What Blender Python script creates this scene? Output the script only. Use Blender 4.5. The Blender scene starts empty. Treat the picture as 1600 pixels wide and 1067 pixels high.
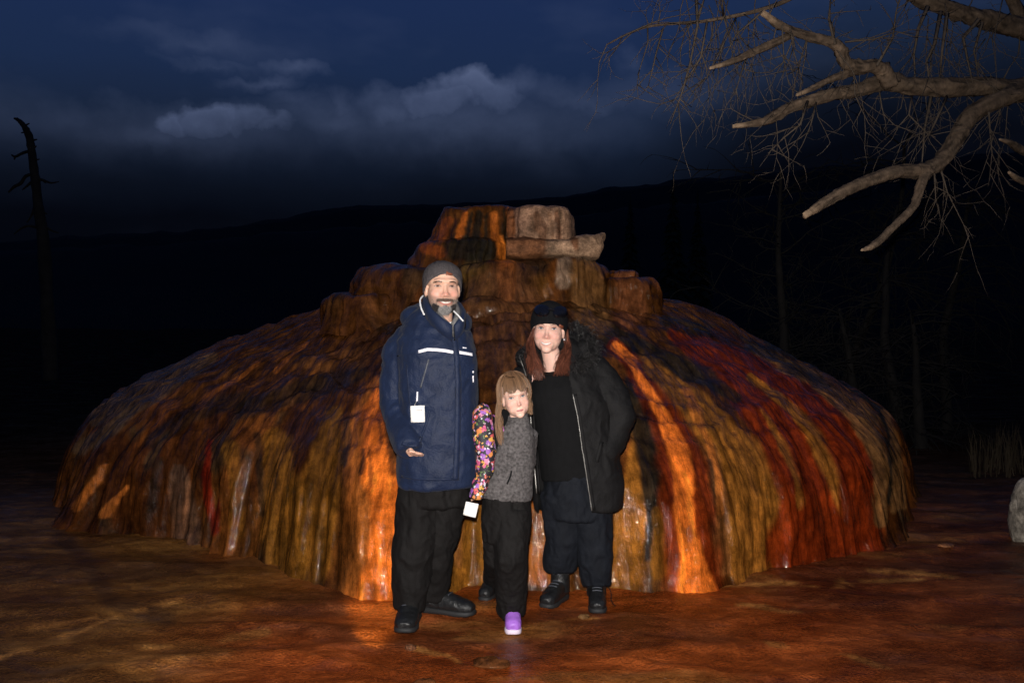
import bpy, bmesh, math, random
import numpy as np
from mathutils import Vector, Matrix
from mathutils.bvhtree import BVHTree

# ------------------------------------------------------------------ camera, sky, flash, exposure
S = bpy.context.scene
C = S.collection
F_PX, HZ, CAM_Z = 1500.0, 508.0, 1.48           # focal length in photo pixels, horizon row, eye height
cam_d = bpy.data.cameras.new('camera'); cam = bpy.data.objects.new('camera', cam_d); C.objects.link(cam)
cam.location = (0, 0, CAM_Z); cam.rotation_euler = (math.pi / 2, 0, 0)
cam_d.sensor_width = 36.0; cam_d.lens = 36.0 * F_PX / 1600.0
cam_d.shift_y = -(533.5 - HZ) / 1600.0
cam_d.clip_start = 0.05; cam_d.clip_end = 6000
S.camera = cam
S.cycles.max_bounces = 3; S.cycles.diffuse_bounces = 1; S.cycles.glossy_bounces = 1; S.cycles.transmission_bounces = 2
S.view_settings.view_transform = 'Standard'; S.view_settings.look = 'None'
S.view_settings.exposure = 0.0; S.view_settings.gamma = 1.0; S.view_settings.use_curve_mapping = False

# the camera's own flash: the one lamp that lights this night picture
fl = bpy.data.lights.new('camera_flash', 'SPOT'); fl.energy = 1480; fl.spot_size = math.radians(88); fl.spot_blend = 1.0
fl.shadow_soft_size = 0.03; fl.color = (1.0, 0.95, 0.90)
flo = bpy.data.objects.new('camera_flash', fl); C.objects.link(flo)
flo.location = (-0.03, 0.0, CAM_Z + 0.13); flo.rotation_euler = (math.radians(86.5), 0, 0)

# ------------------------------------------------------------------ dusk sky
W = bpy.data.worlds.new('World'); S.world = W; W.use_nodes = True
W.cycles.sampling_method = 'MANUAL'; W.cycles.sample_map_resolution = 128
nt = W.node_tree; nt.nodes.clear()
def N(t, kind, **kw):
    n = t.nodes.new(kind)
    for k, v in kw.items(): setattr(n, k, v)
    return n
class MathB:
    def __init__(s, t): s.t = t
    def __call__(s, op, a, b=None, c=None, clamp=False):
        n = s.t.nodes.new('ShaderNodeMath'); n.operation = op; n.use_clamp = clamp
        for i, v in enumerate((a, b, c)):
            if v is None: continue
            if isinstance(v, (int, float)): n.inputs[i].default_value = v
            else: s.t.links.new(v, n.inputs[i])
        return n.outputs[0]
def sky():
    m = MathB(nt); L = nt.links.new
    tc = N(nt, 'ShaderNodeTexCoord'); sp = N(nt, 'ShaderNodeSeparateXYZ'); L(tc.outputs['Generated'], sp.inputs[0])
    x, y, z = sp.outputs
    hor = m('SQRT', m('ADD', m('MULTIPLY', x, x), m('MULTIPLY', y, y)))
    u0 = m('ARCTAN2', x, y); v0 = m('DIVIDE', z, m('MAXIMUM', hor, 0.02))
    def noise(scale, detail, sx=1.0, rough=0.55):
        cb = N(nt, 'ShaderNodeCombineXYZ'); L(m('MULTIPLY', u0, sx), cb.inputs[0]); L(v0, cb.inputs[1])
        n = N(nt, 'ShaderNodeTexNoise'); n.inputs['Scale'].default_value = scale; n.inputs['Detail'].default_value = detail
        n.inputs['Roughness'].default_value = rough; L(cb.outputs[0], n.inputs['Vector']); return n
    n1 = noise(26, 5); sc = N(nt, 'ShaderNodeSeparateColor'); L(n1.outputs['Color'], sc.inputs[0])
    n2 = noise(9, 4, 0.5)
    n3 = noise(11, 3, .7); s3 = N(nt, 'ShaderNodeSeparateColor'); L(n3.outputs['Color'], s3.inputs[0])
    u = m('ADD', u0, m('ADD', m('MULTIPLY', m('SUBTRACT', sc.outputs[0], 0.5), 0.055), m('MULTIPLY', m('SUBTRACT', s3.outputs[0], 0.5), 0.07)))
    v = m('ADD', v0, m('ADD', m('MULTIPLY', m('SUBTRACT', sc.outputs[1], 0.5), 0.045), m('MULTIPLY', m('SUBTRACT', s3.outputs[1], 0.5), 0.04)))
    tot = None
    # (px, py, rx, ry, strength, softness): lumps of the cloud bank
    puffs = [(738, 132, 46, 38, 1.0, .45), (705, 158, 50, 38, .85, .5), (778, 152, 48, 38, .8, .55), (668, 172, 46, 36, .7, .6), (610, 180, 55, 42, .55, .8), (815, 140, 45, 36, .5, .8), (545, 168, 30, 40, .4, .9),
             (860, 150, 90, 34, .38, 1.0), (282, 190, 42, 25, .75, .55), (330, 184, 50, 26, .75, .5), (376, 190, 38, 26, .62, .6), (416, 196, 34, 22, .55, .7), (250, 218, 95, 46, .45, .9),
             (470, 106, 55, 16, .46, .8), (410, 128, 75, 13, .34, .9), (300, 65, 160, 24, .27, 1.0), (330, 96, 90, 9, .2, 1.0),
             (985, 95, 28, 34, .26, 1.0), (470, 160, 80, 18, .28, 1.0), (700, 205, 330, 62, .46, 1.0), (1000, 150, 170, 44, .28, 1.0), (300, 215, 230, 60, .40, 1.0), (520, 190, 140, 40, .40, .9), (900, 160, 120, 30, .34, .8)]
    for px, py, rx, ry, st, so in puffs:
        a = (px - 800) / F_PX; cu = math.atan(a); cv = (HZ - py) / F_PX * math.cos(cu)
        du = m('DIVIDE', m('SUBTRACT', u, cu), rx / F_PX * 1.15); dv = m('DIVIDE', m('SUBTRACT', v, cv), ry / F_PX * 1.15)
        d = m('SQRT', m('ADD', m('MULTIPLY', du, du), m('MULTIPLY', dv, dv)))
        k = m('MULTIPLY', m('SUBTRACT', 1.0, d), 1.0 / so, clamp=True)
        k = m('MULTIPLY', k, m('ADD', 0.62, m('MULTIPLY', dv, 0.38)), clamp=True)    # lit from above
        k = m('MULTIPLY', k, st)
        tot = k if tot is None else m('MAXIMUM', tot, k)
    front = m('GREATER_THAN', y, 0.0)
    # drifting thin cloud everywhere else
    thin = m('MULTIPLY', m('SUBTRACT', n2.outputs['Fac'], 0.5), 0.55, clamp=True)
    tot = m('ADD', m('MULTIPLY', tot, front), thin, clamp=True)
    tot = m('MULTIPLY', tot, m('ADD', 0.45, m('MULTIPLY', sc.outputs[2], 1.1)), clamp=True)
    grad = N(nt, 'ShaderNodeValToRGB'); mr_ = N(nt, 'ShaderNodeMapRange', interpolation_type='SMOOTHSTEP'); mr_.inputs[1].default_value = .10; mr_.inputs[2].default_value = .36; mr_.inputs[3].default_value = 0.0; mr_.inputs[4].default_value = .075; L(m('ABSOLUTE', u0), mr_.inputs[0])
    bank = m('MULTIPLY', mr_.outputs[0], m('GREATER_THAN', x, 0.0)); bank = m('ADD', bank, m('MULTIPLY', m('SUBTRACT', s3.outputs[2], .5), .03))
    fade = N(nt, 'ShaderNodeMapRange', interpolation_type='SMOOTHSTEP'); fade.inputs[1].default_value = .13; fade.inputs[2].default_value = .215; L(m('SUBTRACT', v0, bank), fade.inputs[0])
    L(m('MULTIPLY', m('SUBTRACT', v0, bank), 2.0, clamp=True), grad.inputs[0])
    tot = m('MULTIPLY', tot, m('ADD', .12, m('MULTIPLY', fade.outputs[0], .88)))
    cr = grad.color_ramp
    stops = [(0.0, (.0008, .0011, .0026)), (.21, (.0013, .0020, .0045)), (.275, (.0032, .0051, .0112)), (.345, (.0058, .0102, .0235)), (.42, (.0098, .0185, .045)), (.52, (.0108, .0235, .067)), (.66, (.0112, .0250, .080)), (1.0, (.0115, .0245, .076))]
    cr.elements[0].position = 0.0; cr.elements[0].color = (*stops[0][1], 1)
    cr.elements[1].position = 1.0; cr.elements[1].color = (*stops[-1][1], 1)
    for p, c in stops[1:-1]:
        e = cr.elements.new(p); e.color = (*c, 1)
    mx = N(nt, 'ShaderNodeMix', data_type='RGBA'); L(tot, mx.inputs[0]); L(grad.outputs[0], mx.inputs[6]); mx.inputs[7].default_value = (.088, .116, .212, 1)
    bg = N(nt, 'ShaderNodeBackground'); L(mx.outputs[2], bg.inputs[0]); bg.inputs[1].default_value = 1.0
    out = N(nt, 'ShaderNodeOutputWorld'); L(bg.outputs[0], out.inputs[0])
sky()

# ------------------------------------------------------------------ helpers
rng = random.Random(7)
def px2w(px, py, Y):
    """photo pixel at depth Y (metres ahead of the camera) -> world point"""
    return Vector(((px - 800) / F_PX * Y, Y, CAM_Z + (HZ - py) / F_PX * Y))
def w2px(V):
    return np.stack([800 + F_PX * V[:, 0] / V[:, 1], HZ - F_PX * (V[:, 2] - CAM_Z) / V[:, 1]], 1)
def gpt(px, py):
    """photo pixel on level ground"""
    return px2w(px, py, CAM_Z * F_PX / (py - HZ))
def _hash(i, j, k, seed):
    h = (i * 374761393 + j * 668265263 + k * 2147483647 + seed * 144665) & 0xffffffff
    h = ((h ^ (h >> 13)) * 1274126177) & 0xffffffff
    h = ((h ^ (h >> 16)) * 2246822519) & 0xffffffff
    return ((h ^ (h >> 15)) & 0xffff) / 65535.0
def vnoise(P, seed=0):
    P = np.asarray(P, float); I = np.floor(P).astype(np.int64); Fr = P - I; Fr = Fr * Fr * (3 - 2 * Fr)
    r = np.zeros(len(P))
    for dx in (0, 1):
        wx = Fr[:, 0] if dx else 1 - Fr[:, 0]
        for dy in (0, 1):
            wy = Fr[:, 1] if dy else 1 - Fr[:, 1]
            for dz in (0, 1):
                wz = Fr[:, 2] if dz else 1 - Fr[:, 2]
                r += wx * wy * wz * _hash(I[:, 0] + dx, I[:, 1] + dy, I[:, 2] + dz, seed)
    return r
def fbm(P, octv=4, seed=0, gain=.5):
    P = np.asarray(P, float); r = np.zeros(len(P)); a = 1.0; t = 0
    for o in range(octv):
        r += a * vnoise(P * 2 ** o + 17.3 * o, seed + o); t += a; a *= gain
    return r / t
def sstep(a, b, x):
    t = np.clip((x - a) / (b - a), 0, 1); return t * t * (3 - 2 * t)

def mesh_obj(name, V, Fc, mat, parent=None, col=None, flow=None, smooth=True):
    me = bpy.data.meshes.new(name)
    V = np.asarray(V, float)
    me.from_pydata(V.tolist(), [], Fc if isinstance(Fc, list) else Fc.tolist())
    if col is not None:
        a = me.attributes.new('Col', 'FLOAT_COLOR', 'POINT'); c = np.ones((len(V), 4)); c[:, :3] = col
        a.data.foreach_set('color', c.ravel())
    if flow is not None:
        a = me.attributes.new('flow', 'FLOAT_VECTOR', 'POINT'); a.data.foreach_set('vector', np.asarray(flow, float).ravel())
    if smooth: me.polygons.foreach_set('use_smooth', [True] * len(me.polygons))
    me.update()
    o = bpy.data.objects.new(name, me); C.objects.link(o)
    if mat: me.materials.append(mat)
    if parent: o.parent = parent
    return o
def empty(name, loc=(0, 0, 0)):
    o = bpy.data.objects.new(name, None); C.objects.link(o); o.location = loc; o.empty_display_size = .1; return o
def tag(o, label=None, cat=None, group=None, kind=None):
    if label: o['label'] = label
    if cat: o['category'] = cat
    if group: o['group'] = group
    if kind: o['kind'] = kind
    return o
def under(o, root):
    """parent keeping world coordinates"""
    o.parent = root; o.matrix_parent_inverse = Matrix.Translation(root.location).inverted(); return o

def join(parts):
    Vs, Fs, n = [], [], 0
    for v, f in parts:
        Vs.append(np.asarray(v, float)); Fs += [[i + n for i in q] for q in f]; n += len(v)
    return np.concatenate(Vs), Fs
def grid_faces(nu, nv, wrap=True):
    F = []
    for j in range(nv - 1):
        for i in range(nu if wrap else nu - 1):
            a = j * nu + i; b = j * nu + (i + 1) % nu
            F.append([a, b, b + nu, a + nu])
    return F
def loft(st, n=20, side=(1, 0, 0), sq=2.0):
    """closed skin over stations (centre, a, b): a along `side`, b across; sq>2 squarer"""
    Cn = [Vector(s[0]) for s in st]; V = []
    for i, s in enumerate(st):
        t = (Cn[min(i + 1, len(st) - 1)] - Cn[max(i - 1, 0)]).normalized()
        sd = Vector(side); sd = (sd - t * sd.dot(t))
        if sd.length < 1e-4: sd = Vector((0, 1, 0)) - t * t.y
        sd.normalize(); ot = t.cross(sd)
        for k in range(n):
            a = 2 * math.pi * k / n; c, q = math.cos(a), math.sin(a)
            c = math.copysign(abs(c) ** (2 / sq), c); q = math.copysign(abs(q) ** (2 / sq), q)
            V.append(Cn[i] + sd * (s[1] * c) + ot * (s[2] * q))
    F = grid_faces(n, len(st)); m = len(V)
    V.append(Cn[0]); V.append(Cn[-1])
    for k in range(n):
        F.append([(k + 1) % n, k, m]); F.append([(len(st) - 1) * n + k, (len(st) - 1) * n + (k + 1) % n, m + 1])
    return [tuple(v) for v in V], F
def limb(pts, rad, n=16):
    return loft([(p, r if not isinstance(r, tuple) else r[0], r if not isinstance(r, tuple) else r[1]) for p, r in zip(pts, rad)], n)
def ellipsoid(c, r, M=None, nu=20, nv=14):
    V = []
    for j in range(nv):
        ph = math.pi * (j + .5) / nv
        for i in range(nu):
            a = 2 * math.pi * i / nu
            p = Vector((r[0] * math.sin(ph) * math.cos(a), r[1] * math.sin(ph) * math.sin(a), r[2] * math.cos(ph))) + Vector(c)
            V.append(tuple(M @ p if M else p))
    F = [q[::-1] for q in grid_faces(nu, nv)]
    F.append(list(range(nu))); F.append(list(range((nv - 1) * nu, nv * nu))[::-1])
    return V, F
def fuse(parts, voxel=.006, smooth=6, fac=.5):
    """one continuous skin round overlapping closed shapes"""
    V, F = join(parts)
    me = bpy.data.meshes.new('tmp'); me.from_pydata(V.tolist(), [], F); me.update()
    bm = bmesh.new(); bm.from_mesh(me); bmesh.ops.recalc_face_normals(bm, faces=bm.faces); bm.to_mesh(me); bm.free()
    o = bpy.data.objects.new('tmp', me); C.objects.link(o)
    r = o.modifiers.new('r', 'REMESH'); r.mode = 'VOXEL'; r.voxel_size = voxel; r.adaptivity = 0
    s = o.modifiers.new('s', 'SMOOTH'); s.factor = fac; s.iterations = smooth
    dg = bpy.context.evaluated_depsgraph_get(); e = o.evaluated_get(dg); m2 = bpy.data.meshes.new_from_object(e)
    n = len(m2.vertices); Vn = np.empty(n * 3); m2.vertices.foreach_get('co', Vn); Vn = Vn.reshape(-1, 3)
    Fn = [list(p.vertices) for p in m2.polygons]
    bpy.data.objects.remove(o); bpy.data.meshes.remove(me); bpy.data.meshes.remove(m2)
    return Vn, Fn
def vnormals(V, F):
    me = bpy.data.meshes.new('t'); me.from_pydata(np.asarray(V).tolist(), [], F); me.update()
    n = np.empty(len(V) * 3); me.vertex_normals.foreach_get('vector', n); bpy.data.meshes.remove(me)
    return n.reshape(-1, 3)
def wrinkle(V, F, amp, scale, seed, stretch=(1, 1, 1)):
    """cloth folds: ridged noise pushed along the normals"""
    n = vnormals(V, F); P = V * np.array(stretch) * scale
    w = 1 - np.abs(2 * fbm(P + fbm(P * .7, 2, seed + 9)[:, None] * 1.2, 3, seed) - 1) * 2
    return V + n * (np.clip(w, -1, 1) * amp)[:, None]
def tube(pts, rad, n=8, wob=0.0, seed=0, sub=4):
    """tapering limb through pts (Catmull-Rom)"""
    P = [Vector(p) for p in pts]; Q, R = [], []
    for i in range(len(P) - 1):
        p0, p1, p2, p3 = P[max(i - 1, 0)], P[i], P[i + 1], P[min(i + 2, len(P) - 1)]
        for k in range(sub):
            t = k / sub
            Q.append(.5 * ((2 * p1) + (p2 - p0) * t + (2 * p0 - 5 * p1 + 4 * p2 - p3) * t * t + (3 * p1 - p0 - 3 * p2 + p3) * t ** 3))
            R.append(rad[i] * (1 - t) + rad[i + 1] * t)
    Q.append(P[-1]); R.append(rad[-1])
    rr = random.Random(seed)
    if wob: R = [r * (1 + rr.uniform(-wob, wob)) for r in R]
    V = []; sd = Vector((0.3, 1, .2))
    for i, q in enumerate(Q):
        t = (Q[min(i + 1, len(Q) - 1)] - Q[max(i - 1, 0)]).normalized()
        sd = sd - t * sd.dot(t)
        if sd.length < 1e-5: sd = t.orthogonal()
        sd.normalize(); ot = t.cross(sd)
        for k in range(n):
            a = 2 * math.pi * k / n; w = R[i] * (1 + (rr.uniform(-wob, wob) if wob else 0))
            V.append(tuple(q + sd * (w * math.cos(a)) + ot * (w * math.sin(a))))
    F = grid_faces(n, len(Q)); m = len(V); V += [tuple(Q[0]), tuple(Q[-1])]
    for k in range(n):
        F.append([(k + 1) % n, k, m]); F.append([(len(Q) - 1) * n + k, (len(Q) - 1) * n + (k + 1) % n, m + 1])
    return V, F
def bvh_of(V, F): return BVHTree.FromPolygons([Vector(v) for v in V], F)
CAMP = Vector((0, 0, CAM_Z))
def on_surf(bvh, px, py, Yguess=5.0):
    d = (px2w(px, py, 1.0) - CAMP).normalized()
    h = bvh.ray_cast(CAMP, d)
    if h[0] is None:
        p = px2w(px, py, Yguess); q = bvh.find_nearest(p); return q[0], q[1]
    return h[0], (h[1] if h[1].dot(d) < 0 else -h[1])
def ribbon(bvh, pts, width, thick=.003, sub=8, lift=.0):
    """thin raised strip sewn onto a surface along photo-pixel points"""
    P = []
    for (a, b), (c, d) in zip(pts[:-1], pts[1:]):
        for k in range(sub): t = k / sub; P.append((a + (c - a) * t, b + (d - b) * t))
    P.append(pts[-1]); H = [on_surf(bvh, *p) for p in P]; V, F = [], []
    for i, (p, n) in enumerate(H):
        t = (H[min(i + 1, len(H) - 1)][0] - H[max(i - 1, 0)][0]).normalized(); s = n.cross(t).normalized()
        for a, b in ((-.5, -.002), (-.5, thick), (.5, thick), (.5, -.002)):
            V.append(tuple(p + s * (a * width) + n * (b + lift)))
    F = grid_faces(4, len(H)); e = (len(H) - 1) * 4
    F += [[3, 2, 1, 0], [e, e + 1, e + 2, e + 3]]
    return V, F
def card(p, w, h, t=.003, rz=0.0, bend=.004):
    """small hanging card with its rounded thickness, top centre at p, facing the camera side"""
    V, F = [], []; n = 7
    for j in range(n):
        for i in range(n):
            for s in (0, 1):
                x = (i / (n - 1) - .5) * w; z = -j / (n - 1) * h; y = -s * t + bend * math.sin(3 * x / w + 2.0 * z / h)
                V.append((p[0] + x * math.cos(rz) - z * math.sin(rz), p[1] + y, p[2] + x * math.sin(rz) + z * math.cos(rz)))
    I = lambda i, j, s: (j * n + i) * 2 + s
    for j in range(n - 1):
        for i in range(n - 1):
            F.append([I(i, j, 1), I(i, j + 1, 1), I(i + 1, j + 1, 1), I(i + 1, j, 1)]); F.append([I(i, j, 0), I(i + 1, j, 0), I(i + 1, j + 1, 0), I(i, j + 1, 0)])
    for i in range(n - 1):
        F += [[I(i, 0, 0), I(i, 0, 1), I(i + 1, 0, 1), I(i + 1, 0, 0)], [I(i, n - 1, 1), I(i, n - 1, 0), I(i + 1, n - 1, 0), I(i + 1, n - 1, 1)],
              [I(0, i, 1), I(0, i, 0), I(0, i + 1, 0), I(0, i + 1, 1)], [I(n - 1, i, 0), I(n - 1, i, 1), I(n - 1, i + 1, 1), I(n - 1, i + 1, 0)]]
    return V, F
def strands(paths, r0, r1, cols):
    """hair: slim three-sided tapering strands, one mesh"""
    V, F, K = [], [], []
    for P, c in zip(paths, cols):
        b = len(V); m = len(P)
        for i, p in enumerate(P):
            p = Vector(p); t = (Vector(P[min(i + 1, m - 1)]) - Vector(P[max(i - 1, 0)])).normalized()
            s = t.orthogonal().normalized(); o = t.cross(s); r = r0 + (r1 - r0) * i / (m - 1)
            for k in range(3):
                a = 2.094 * k; V.append(tuple(p + s * (r * math.cos(a)) + o * (r * math.sin(a)))); K.append(c)
        for i in range(m - 1):
            for k in range(3): F.append([b + i * 3 + k, b + i * 3 + (k + 1) % 3, b + i * 3 + 3 + (k + 1) % 3, b + i * 3 + 3 + k])
    return V, F, np.array(K)

# ------------------------------------------------------------------ materials
def mat(name, base=None, rough=.6, spec=.5, var=0.0, vscale=20, bump=0.0, bscale=80, coat=0.0, sheen=0.0, metal=0.0, attr=False, sss=0.0, stretch=(1, 1, 1)):
    m = bpy.data.materials.new(name); m.use_nodes = True; t = m.node_tree; b = t.nodes['Principled BSDF']; L = t.links.new
    b.inputs['Roughness'].default_value = rough; b.inputs['Specular IOR Level'].default_value = spec
    b.inputs['Coat Weight'].default_value = coat; b.inputs['Coat Roughness'].default_value = .12; b.inputs['Metallic'].default_value = metal
    if sheen: b.inputs['Sheen Weight'].default_value = sheen; b.inputs['Sheen Roughness'].default_value = .5
    if sss:
        b.inputs['Subsurface Weight'].default_value = sss; b.inputs['Subsurface Radius'].default_value = (.012, .005, .003); b.inputs['Subsurface Scale'].default_value = 1.0
    tc = N(t, 'ShaderNodeTexCoord'); mp = N(t, 'ShaderNodeMapping'); mp.inputs['Scale'].default_value = stretch; L(tc.outputs['Object'], mp.inputs[0])
    if attr:
        a = N(t, 'ShaderNodeAttribute'); a.attribute_name = 'Col'; colo = a.outputs['Color']
    else:
        rgb = N(t, 'ShaderNodeRGB'); rgb.outputs[0].default_value = (*base, 1); colo = rgb.outputs[0]
    if var:
        n = N(t, 'ShaderNodeTexNoise'); n.inputs['Scale'].default_value = vscale; n.inputs['Detail'].default_value = 5; L(mp.outputs[0], n.inputs['Vector'])
        mr = N(t, 'ShaderNodeMapRange'); mr.inputs[1].default_value = .3; mr.inputs[2].default_value = .7; mr.inputs[3].default_value = 1 - var; mr.inputs[4].default_value = 1 + var; L(n.outputs['Fac'], mr.inputs[0])
        mx = N(t, 'ShaderNodeMix', data_type='RGBA', blend_type='MULTIPLY'); mx.inputs[0].default_value = 1; L(colo, mx.inputs[6]); L(mr.outputs[0], mx.inputs[7]); colo = mx.outputs[2]
    L(colo, b.inputs['Base Color'])
    if bump:
        n = N(t, 'ShaderNodeTexNoise'); n.inputs['Scale'].default_value = bscale; n.inputs['Detail'].default_value = 6; L(mp.outputs[0], n.inputs['Vector'])
        bp = N(t, 'ShaderNodeBump'); bp.inputs['Strength'].default_value = bump; bp.inputs['Distance'].default_value = .01; L(n.outputs['Fac'], bp.inputs['Height']); L(bp.outputs[0], b.inputs['Normal'])
    return m

def wet_stone(name, wet=1.0):
    """travertine under running water: colour zones from the mesh, streaks along the flow, wet glints"""
    m = bpy.data.materials.new(name); m.use_nodes = True; t = m.node_tree; b = t.nodes['Principled BSDF']; L = t.links.new
    a = N(t, 'ShaderNodeAttribute'); a.attribute_name = 'Col'; f = N(t, 'ShaderNodeAttribute'); f.attribute_name = 'flow'
    tc = N(t, 'ShaderNodeTexCoord')
    def noise(vec, scale, st, detail=5, dist=0.0):
        mp = N(t, 'ShaderNodeMapping'); mp.inputs['Scale'].default_value = st; L(vec, mp.inputs[0])
        n = N(t, 'ShaderNodeTexNoise'); n.inputs['Distortion'].default_value = dist; n.inputs['Scale'].default_value = scale; n.inputs['Detail'].default_value = detail; n.inputs['Roughness'].default_value = .62; L(mp.outputs[0], n.inputs['Vector']); return n.outputs['Fac']
    fy = 1.0 if wet < 1 else .20; s1 = noise(f.outputs['Vector'], 15, (1, fy, 1), 4, .5); s2 = noise(f.outputs['Vector'], 48, (1, fy * 1.4, 1), 4, .4); s3 = noise(tc.outputs['Object'], 85, (1, 1, .6), 2); s7 = noise(f.outputs['Vector'], 30, (1, .12, 1), 3, .3); s4 = noise(tc.outputs['Object'], 9, (1, 1, 1), 5)
    s5 = noise(tc.outputs['Object'], 160, (1, 1, 1), 5)
    mm = MathB(t)
    def rng_(v, lo, hi):
        r = N(t, 'ShaderNodeMapRange'); r.inputs[1].default_value = .33; r.inputs[2].default_value = .67; r.inputs[3].default_value = lo; r.inputs[4].default_value = hi; L(v, r.inputs[0]); return r.outputs[0]
    k = mm('MULTIPLY', mm('MULTIPLY', rng_(s1, .58, 1.34), rng_(s2, .74, 1.24)), mm('MULTIPLY', rng_(s5, .72, 1.28), rng_(s4, .45, 1.40)))
    mx = N(t, 'ShaderNodeMix', data_type='RGBA', blend_type='MULTIPLY'); mx.inputs[0].default_value = 1; L(a.outputs['Color'], mx.inputs[6]); L(k, mx.inputs[7]); L(mx.outputs[2], b.inputs['Base Color'])
    h = mm('ADD', mm('ADD', mm('MULTIPLY', s1, .55), mm('MULTIPLY', s2, .3)), mm('MULTIPLY', s3, .2))
    bp = N(t, 'ShaderNodeBump'); bp.inputs['Strength'].default_value = .9; bp.inputs['Distance'].default_value = .022; L(h, bp.inputs['Height']); L(bp.outputs[0], b.inputs['Normal'])
    L(rng_(s4, .07 + .5 * (1 - wet), .15 + .5 * (1 - wet)), b.inputs['Roughness']); s6 = noise(f.outputs['Vector'], 7, (1, .16, 1), 4, .8); wm = N(t, 'ShaderNodeMapRange'); wm.inputs[1].default_value = .42; wm.inputs[2].default_value = .56; wm.inputs[3].default_value = .0; wm.inputs[4].default_value = 1.0; L(s6, wm.inputs[0]); w7 = N(t, 'ShaderNodeMapRange'); w7.inputs[1].default_value = .46; w7.inputs[2].default_value = .58; L(s7, w7.inputs[0]); b.inputs['Specular IOR Level'].default_value = .06
    if wet == 1:                                        # the running film of water: a smooth coat with its own ripples
        s8 = noise(f.outputs['Vector'], 66, (1, .6, 1), 1)
        b.inputs['Coat IOR'].default_value = 1.45; L(mm('ADD', .02, mm('MULTIPLY', mm('ADD', .4, mm('MULTIPLY', w7.outputs[0], .6)), mm('MULTIPLY', wm.outputs[0], .88))), b.inputs['Coat Weight']); b.inputs['Coat Roughness'].default_value = .05
        b2 = N(t, 'ShaderNodeBump'); b2.inputs['Strength'].default_value = 1.0; b2.inputs['Distance'].default_value = .022; L(mm('ADD', mm('MULTIPLY', s1, .14), mm('MULTIPLY', s8, .22)), b2.inputs['Height']); L(b2.outputs[0], b.inputs['Coat Normal'])
    return m
M_STONE = wet_stone('wet_travertine'); M_DRY = wet_stone('drier_travertine', .35)

# ------------------------------------------------------------------ ground
def gh(x, y):
    """height of the run-out crust"""
    P = np.stack([np.asarray(x, float), np.asarray(y, float), np.zeros(np.shape(x))], 1)
    n = fbm(P * np.array([.7, 1.1, 1]), 4, 3) - .5
    rid = 1 - np.abs(2 * fbm(P * np.array([.9, 2.4, 1]) + 5, 4, 11) - 1)
    d = np.hypot(P[:, 0], P[:, 1])
    far = sstep(14, 60, d)
    return .035 * n + .022 * (sstep(.70, 1.0, rid) - .3) + far * (fbm(P * .06, 3, 5) - .5) * 3.0 - .02
def gz(x, y): return float(gh(np.array([x]), np.array([y]))[0])
def ground_mat():
    m = bpy.data.materials.new('microbial_crust'); m.use_nodes = True; t = m.node_tree; b = t.nodes['Principled BSDF']; L = t.links.new; mm = MathB(t)
    tc = N(t, 'ShaderNodeTexCoord'); a = N(t, 'ShaderNodeAttribute'); a.attribute_name = 'Col'
    def noise(scale, st=(1, 1, 1), detail=6, dist=0.0):
        mp = N(t, 'ShaderNodeMapping'); mp.inputs['Scale'].default_value = st; L(tc.outputs['Object'], mp.inputs[0])
        n = N(t, 'ShaderNodeTexNoise'); n.inputs['Scale'].default_value = scale; n.inputs['Detail'].default_value = detail; n.inputs['Roughness'].default_value = .6; n.inputs['Distortion'].default_value = dist; L(mp.outputs[0], n.inputs['Vector']); return n.outputs['Fac']
    n1 = noise(1.8, (1, 1.5, 1), 8, .3); n2 = noise(9, (1, 1.3, 1), 8, .15); n3 = noise(75, (1, 1, 1), 6)
    r = N(t, 'ShaderNodeValToRGB'); L(mm('ADD', mm('MULTIPLY', n1, .6), mm('MULTIPLY', n2, .4)), r.inputs[0]); e = r.color_ramp.elements
    e[0].position = .34; e[0].color = (.35, .28, .24, 1); e[1].position = .66; e[1].color = (2.0, 2.1, 2.2, 1)
    q = r.color_ramp.elements.new(.5); q.color = (.95, .9, .85, 1)
    mx = N(t, 'ShaderNodeMix', data_type='RGBA', blend_type='MULTIPLY'); mx.inputs[0].default_value = 1; L(a.outputs['Color'], mx.inputs[6]); L(r.outputs[0], mx.inputs[7])
    k = N(t, 'ShaderNodeMapRange'); k.inputs[1].default_value = .3; k.inputs[2].default_value = .7; k.inputs[3].default_value = .55; k.inputs[4].default_value = 1.45; L(n3, k.inputs[0])
    m2 = N(t, 'ShaderNodeMix', data_type='RGBA', blend_type='MULTIPLY'); m2.inputs[0].default_value = 1; L(mx.outputs[2], m2.inputs[6]); L(k.outputs[0], m2.inputs[7]); L(m2.outputs[2], b.inputs['Base Color'])
    h = mm('ADD', mm('MULTIPLY', n2, 1.1), mm('MULTIPLY', n3, .75)); bp = N(t, 'ShaderNodeBump'); bp.inputs['Strength'].default_value = .8; bp.inputs['Distance'].default_value = .022; L(h, bp.inputs['Height']); L(bp.outputs[0], b.inputs['Normal'])
    rr = N(t, 'ShaderNodeMapRange'); rr.inputs[1].default_value = .35; rr.inputs[2].default_value = .65; rr.inputs[3].default_value = .10; rr.inputs[4].default_value = .42; L(n1, rr.inputs[0]); w = N(t, 'ShaderNodeAttribute'); w.attribute_name = 'wet'; L(mm('ADD', mm('MULTIPLY', rr.outputs[0], w.outputs['Fac']), mm('SUBTRACT', 1.0, w.outputs['Fac'])), b.inputs['Roughness']); gm = N(t, 'ShaderNodeMapRange'); gm.inputs[1].default_value = .54; gm.inputs[2].default_value = .68; gm.inputs[3].default_value = .16; gm.inputs[4].default_value = .8; L(noise(3.1, (1, 2.2, 1), 6, .5), gm.inputs[0]); L(mm('MULTIPLY', w.outputs['Fac'], gm.outputs[0]), b.inputs['Specular IOR Level'])
    return m
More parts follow.
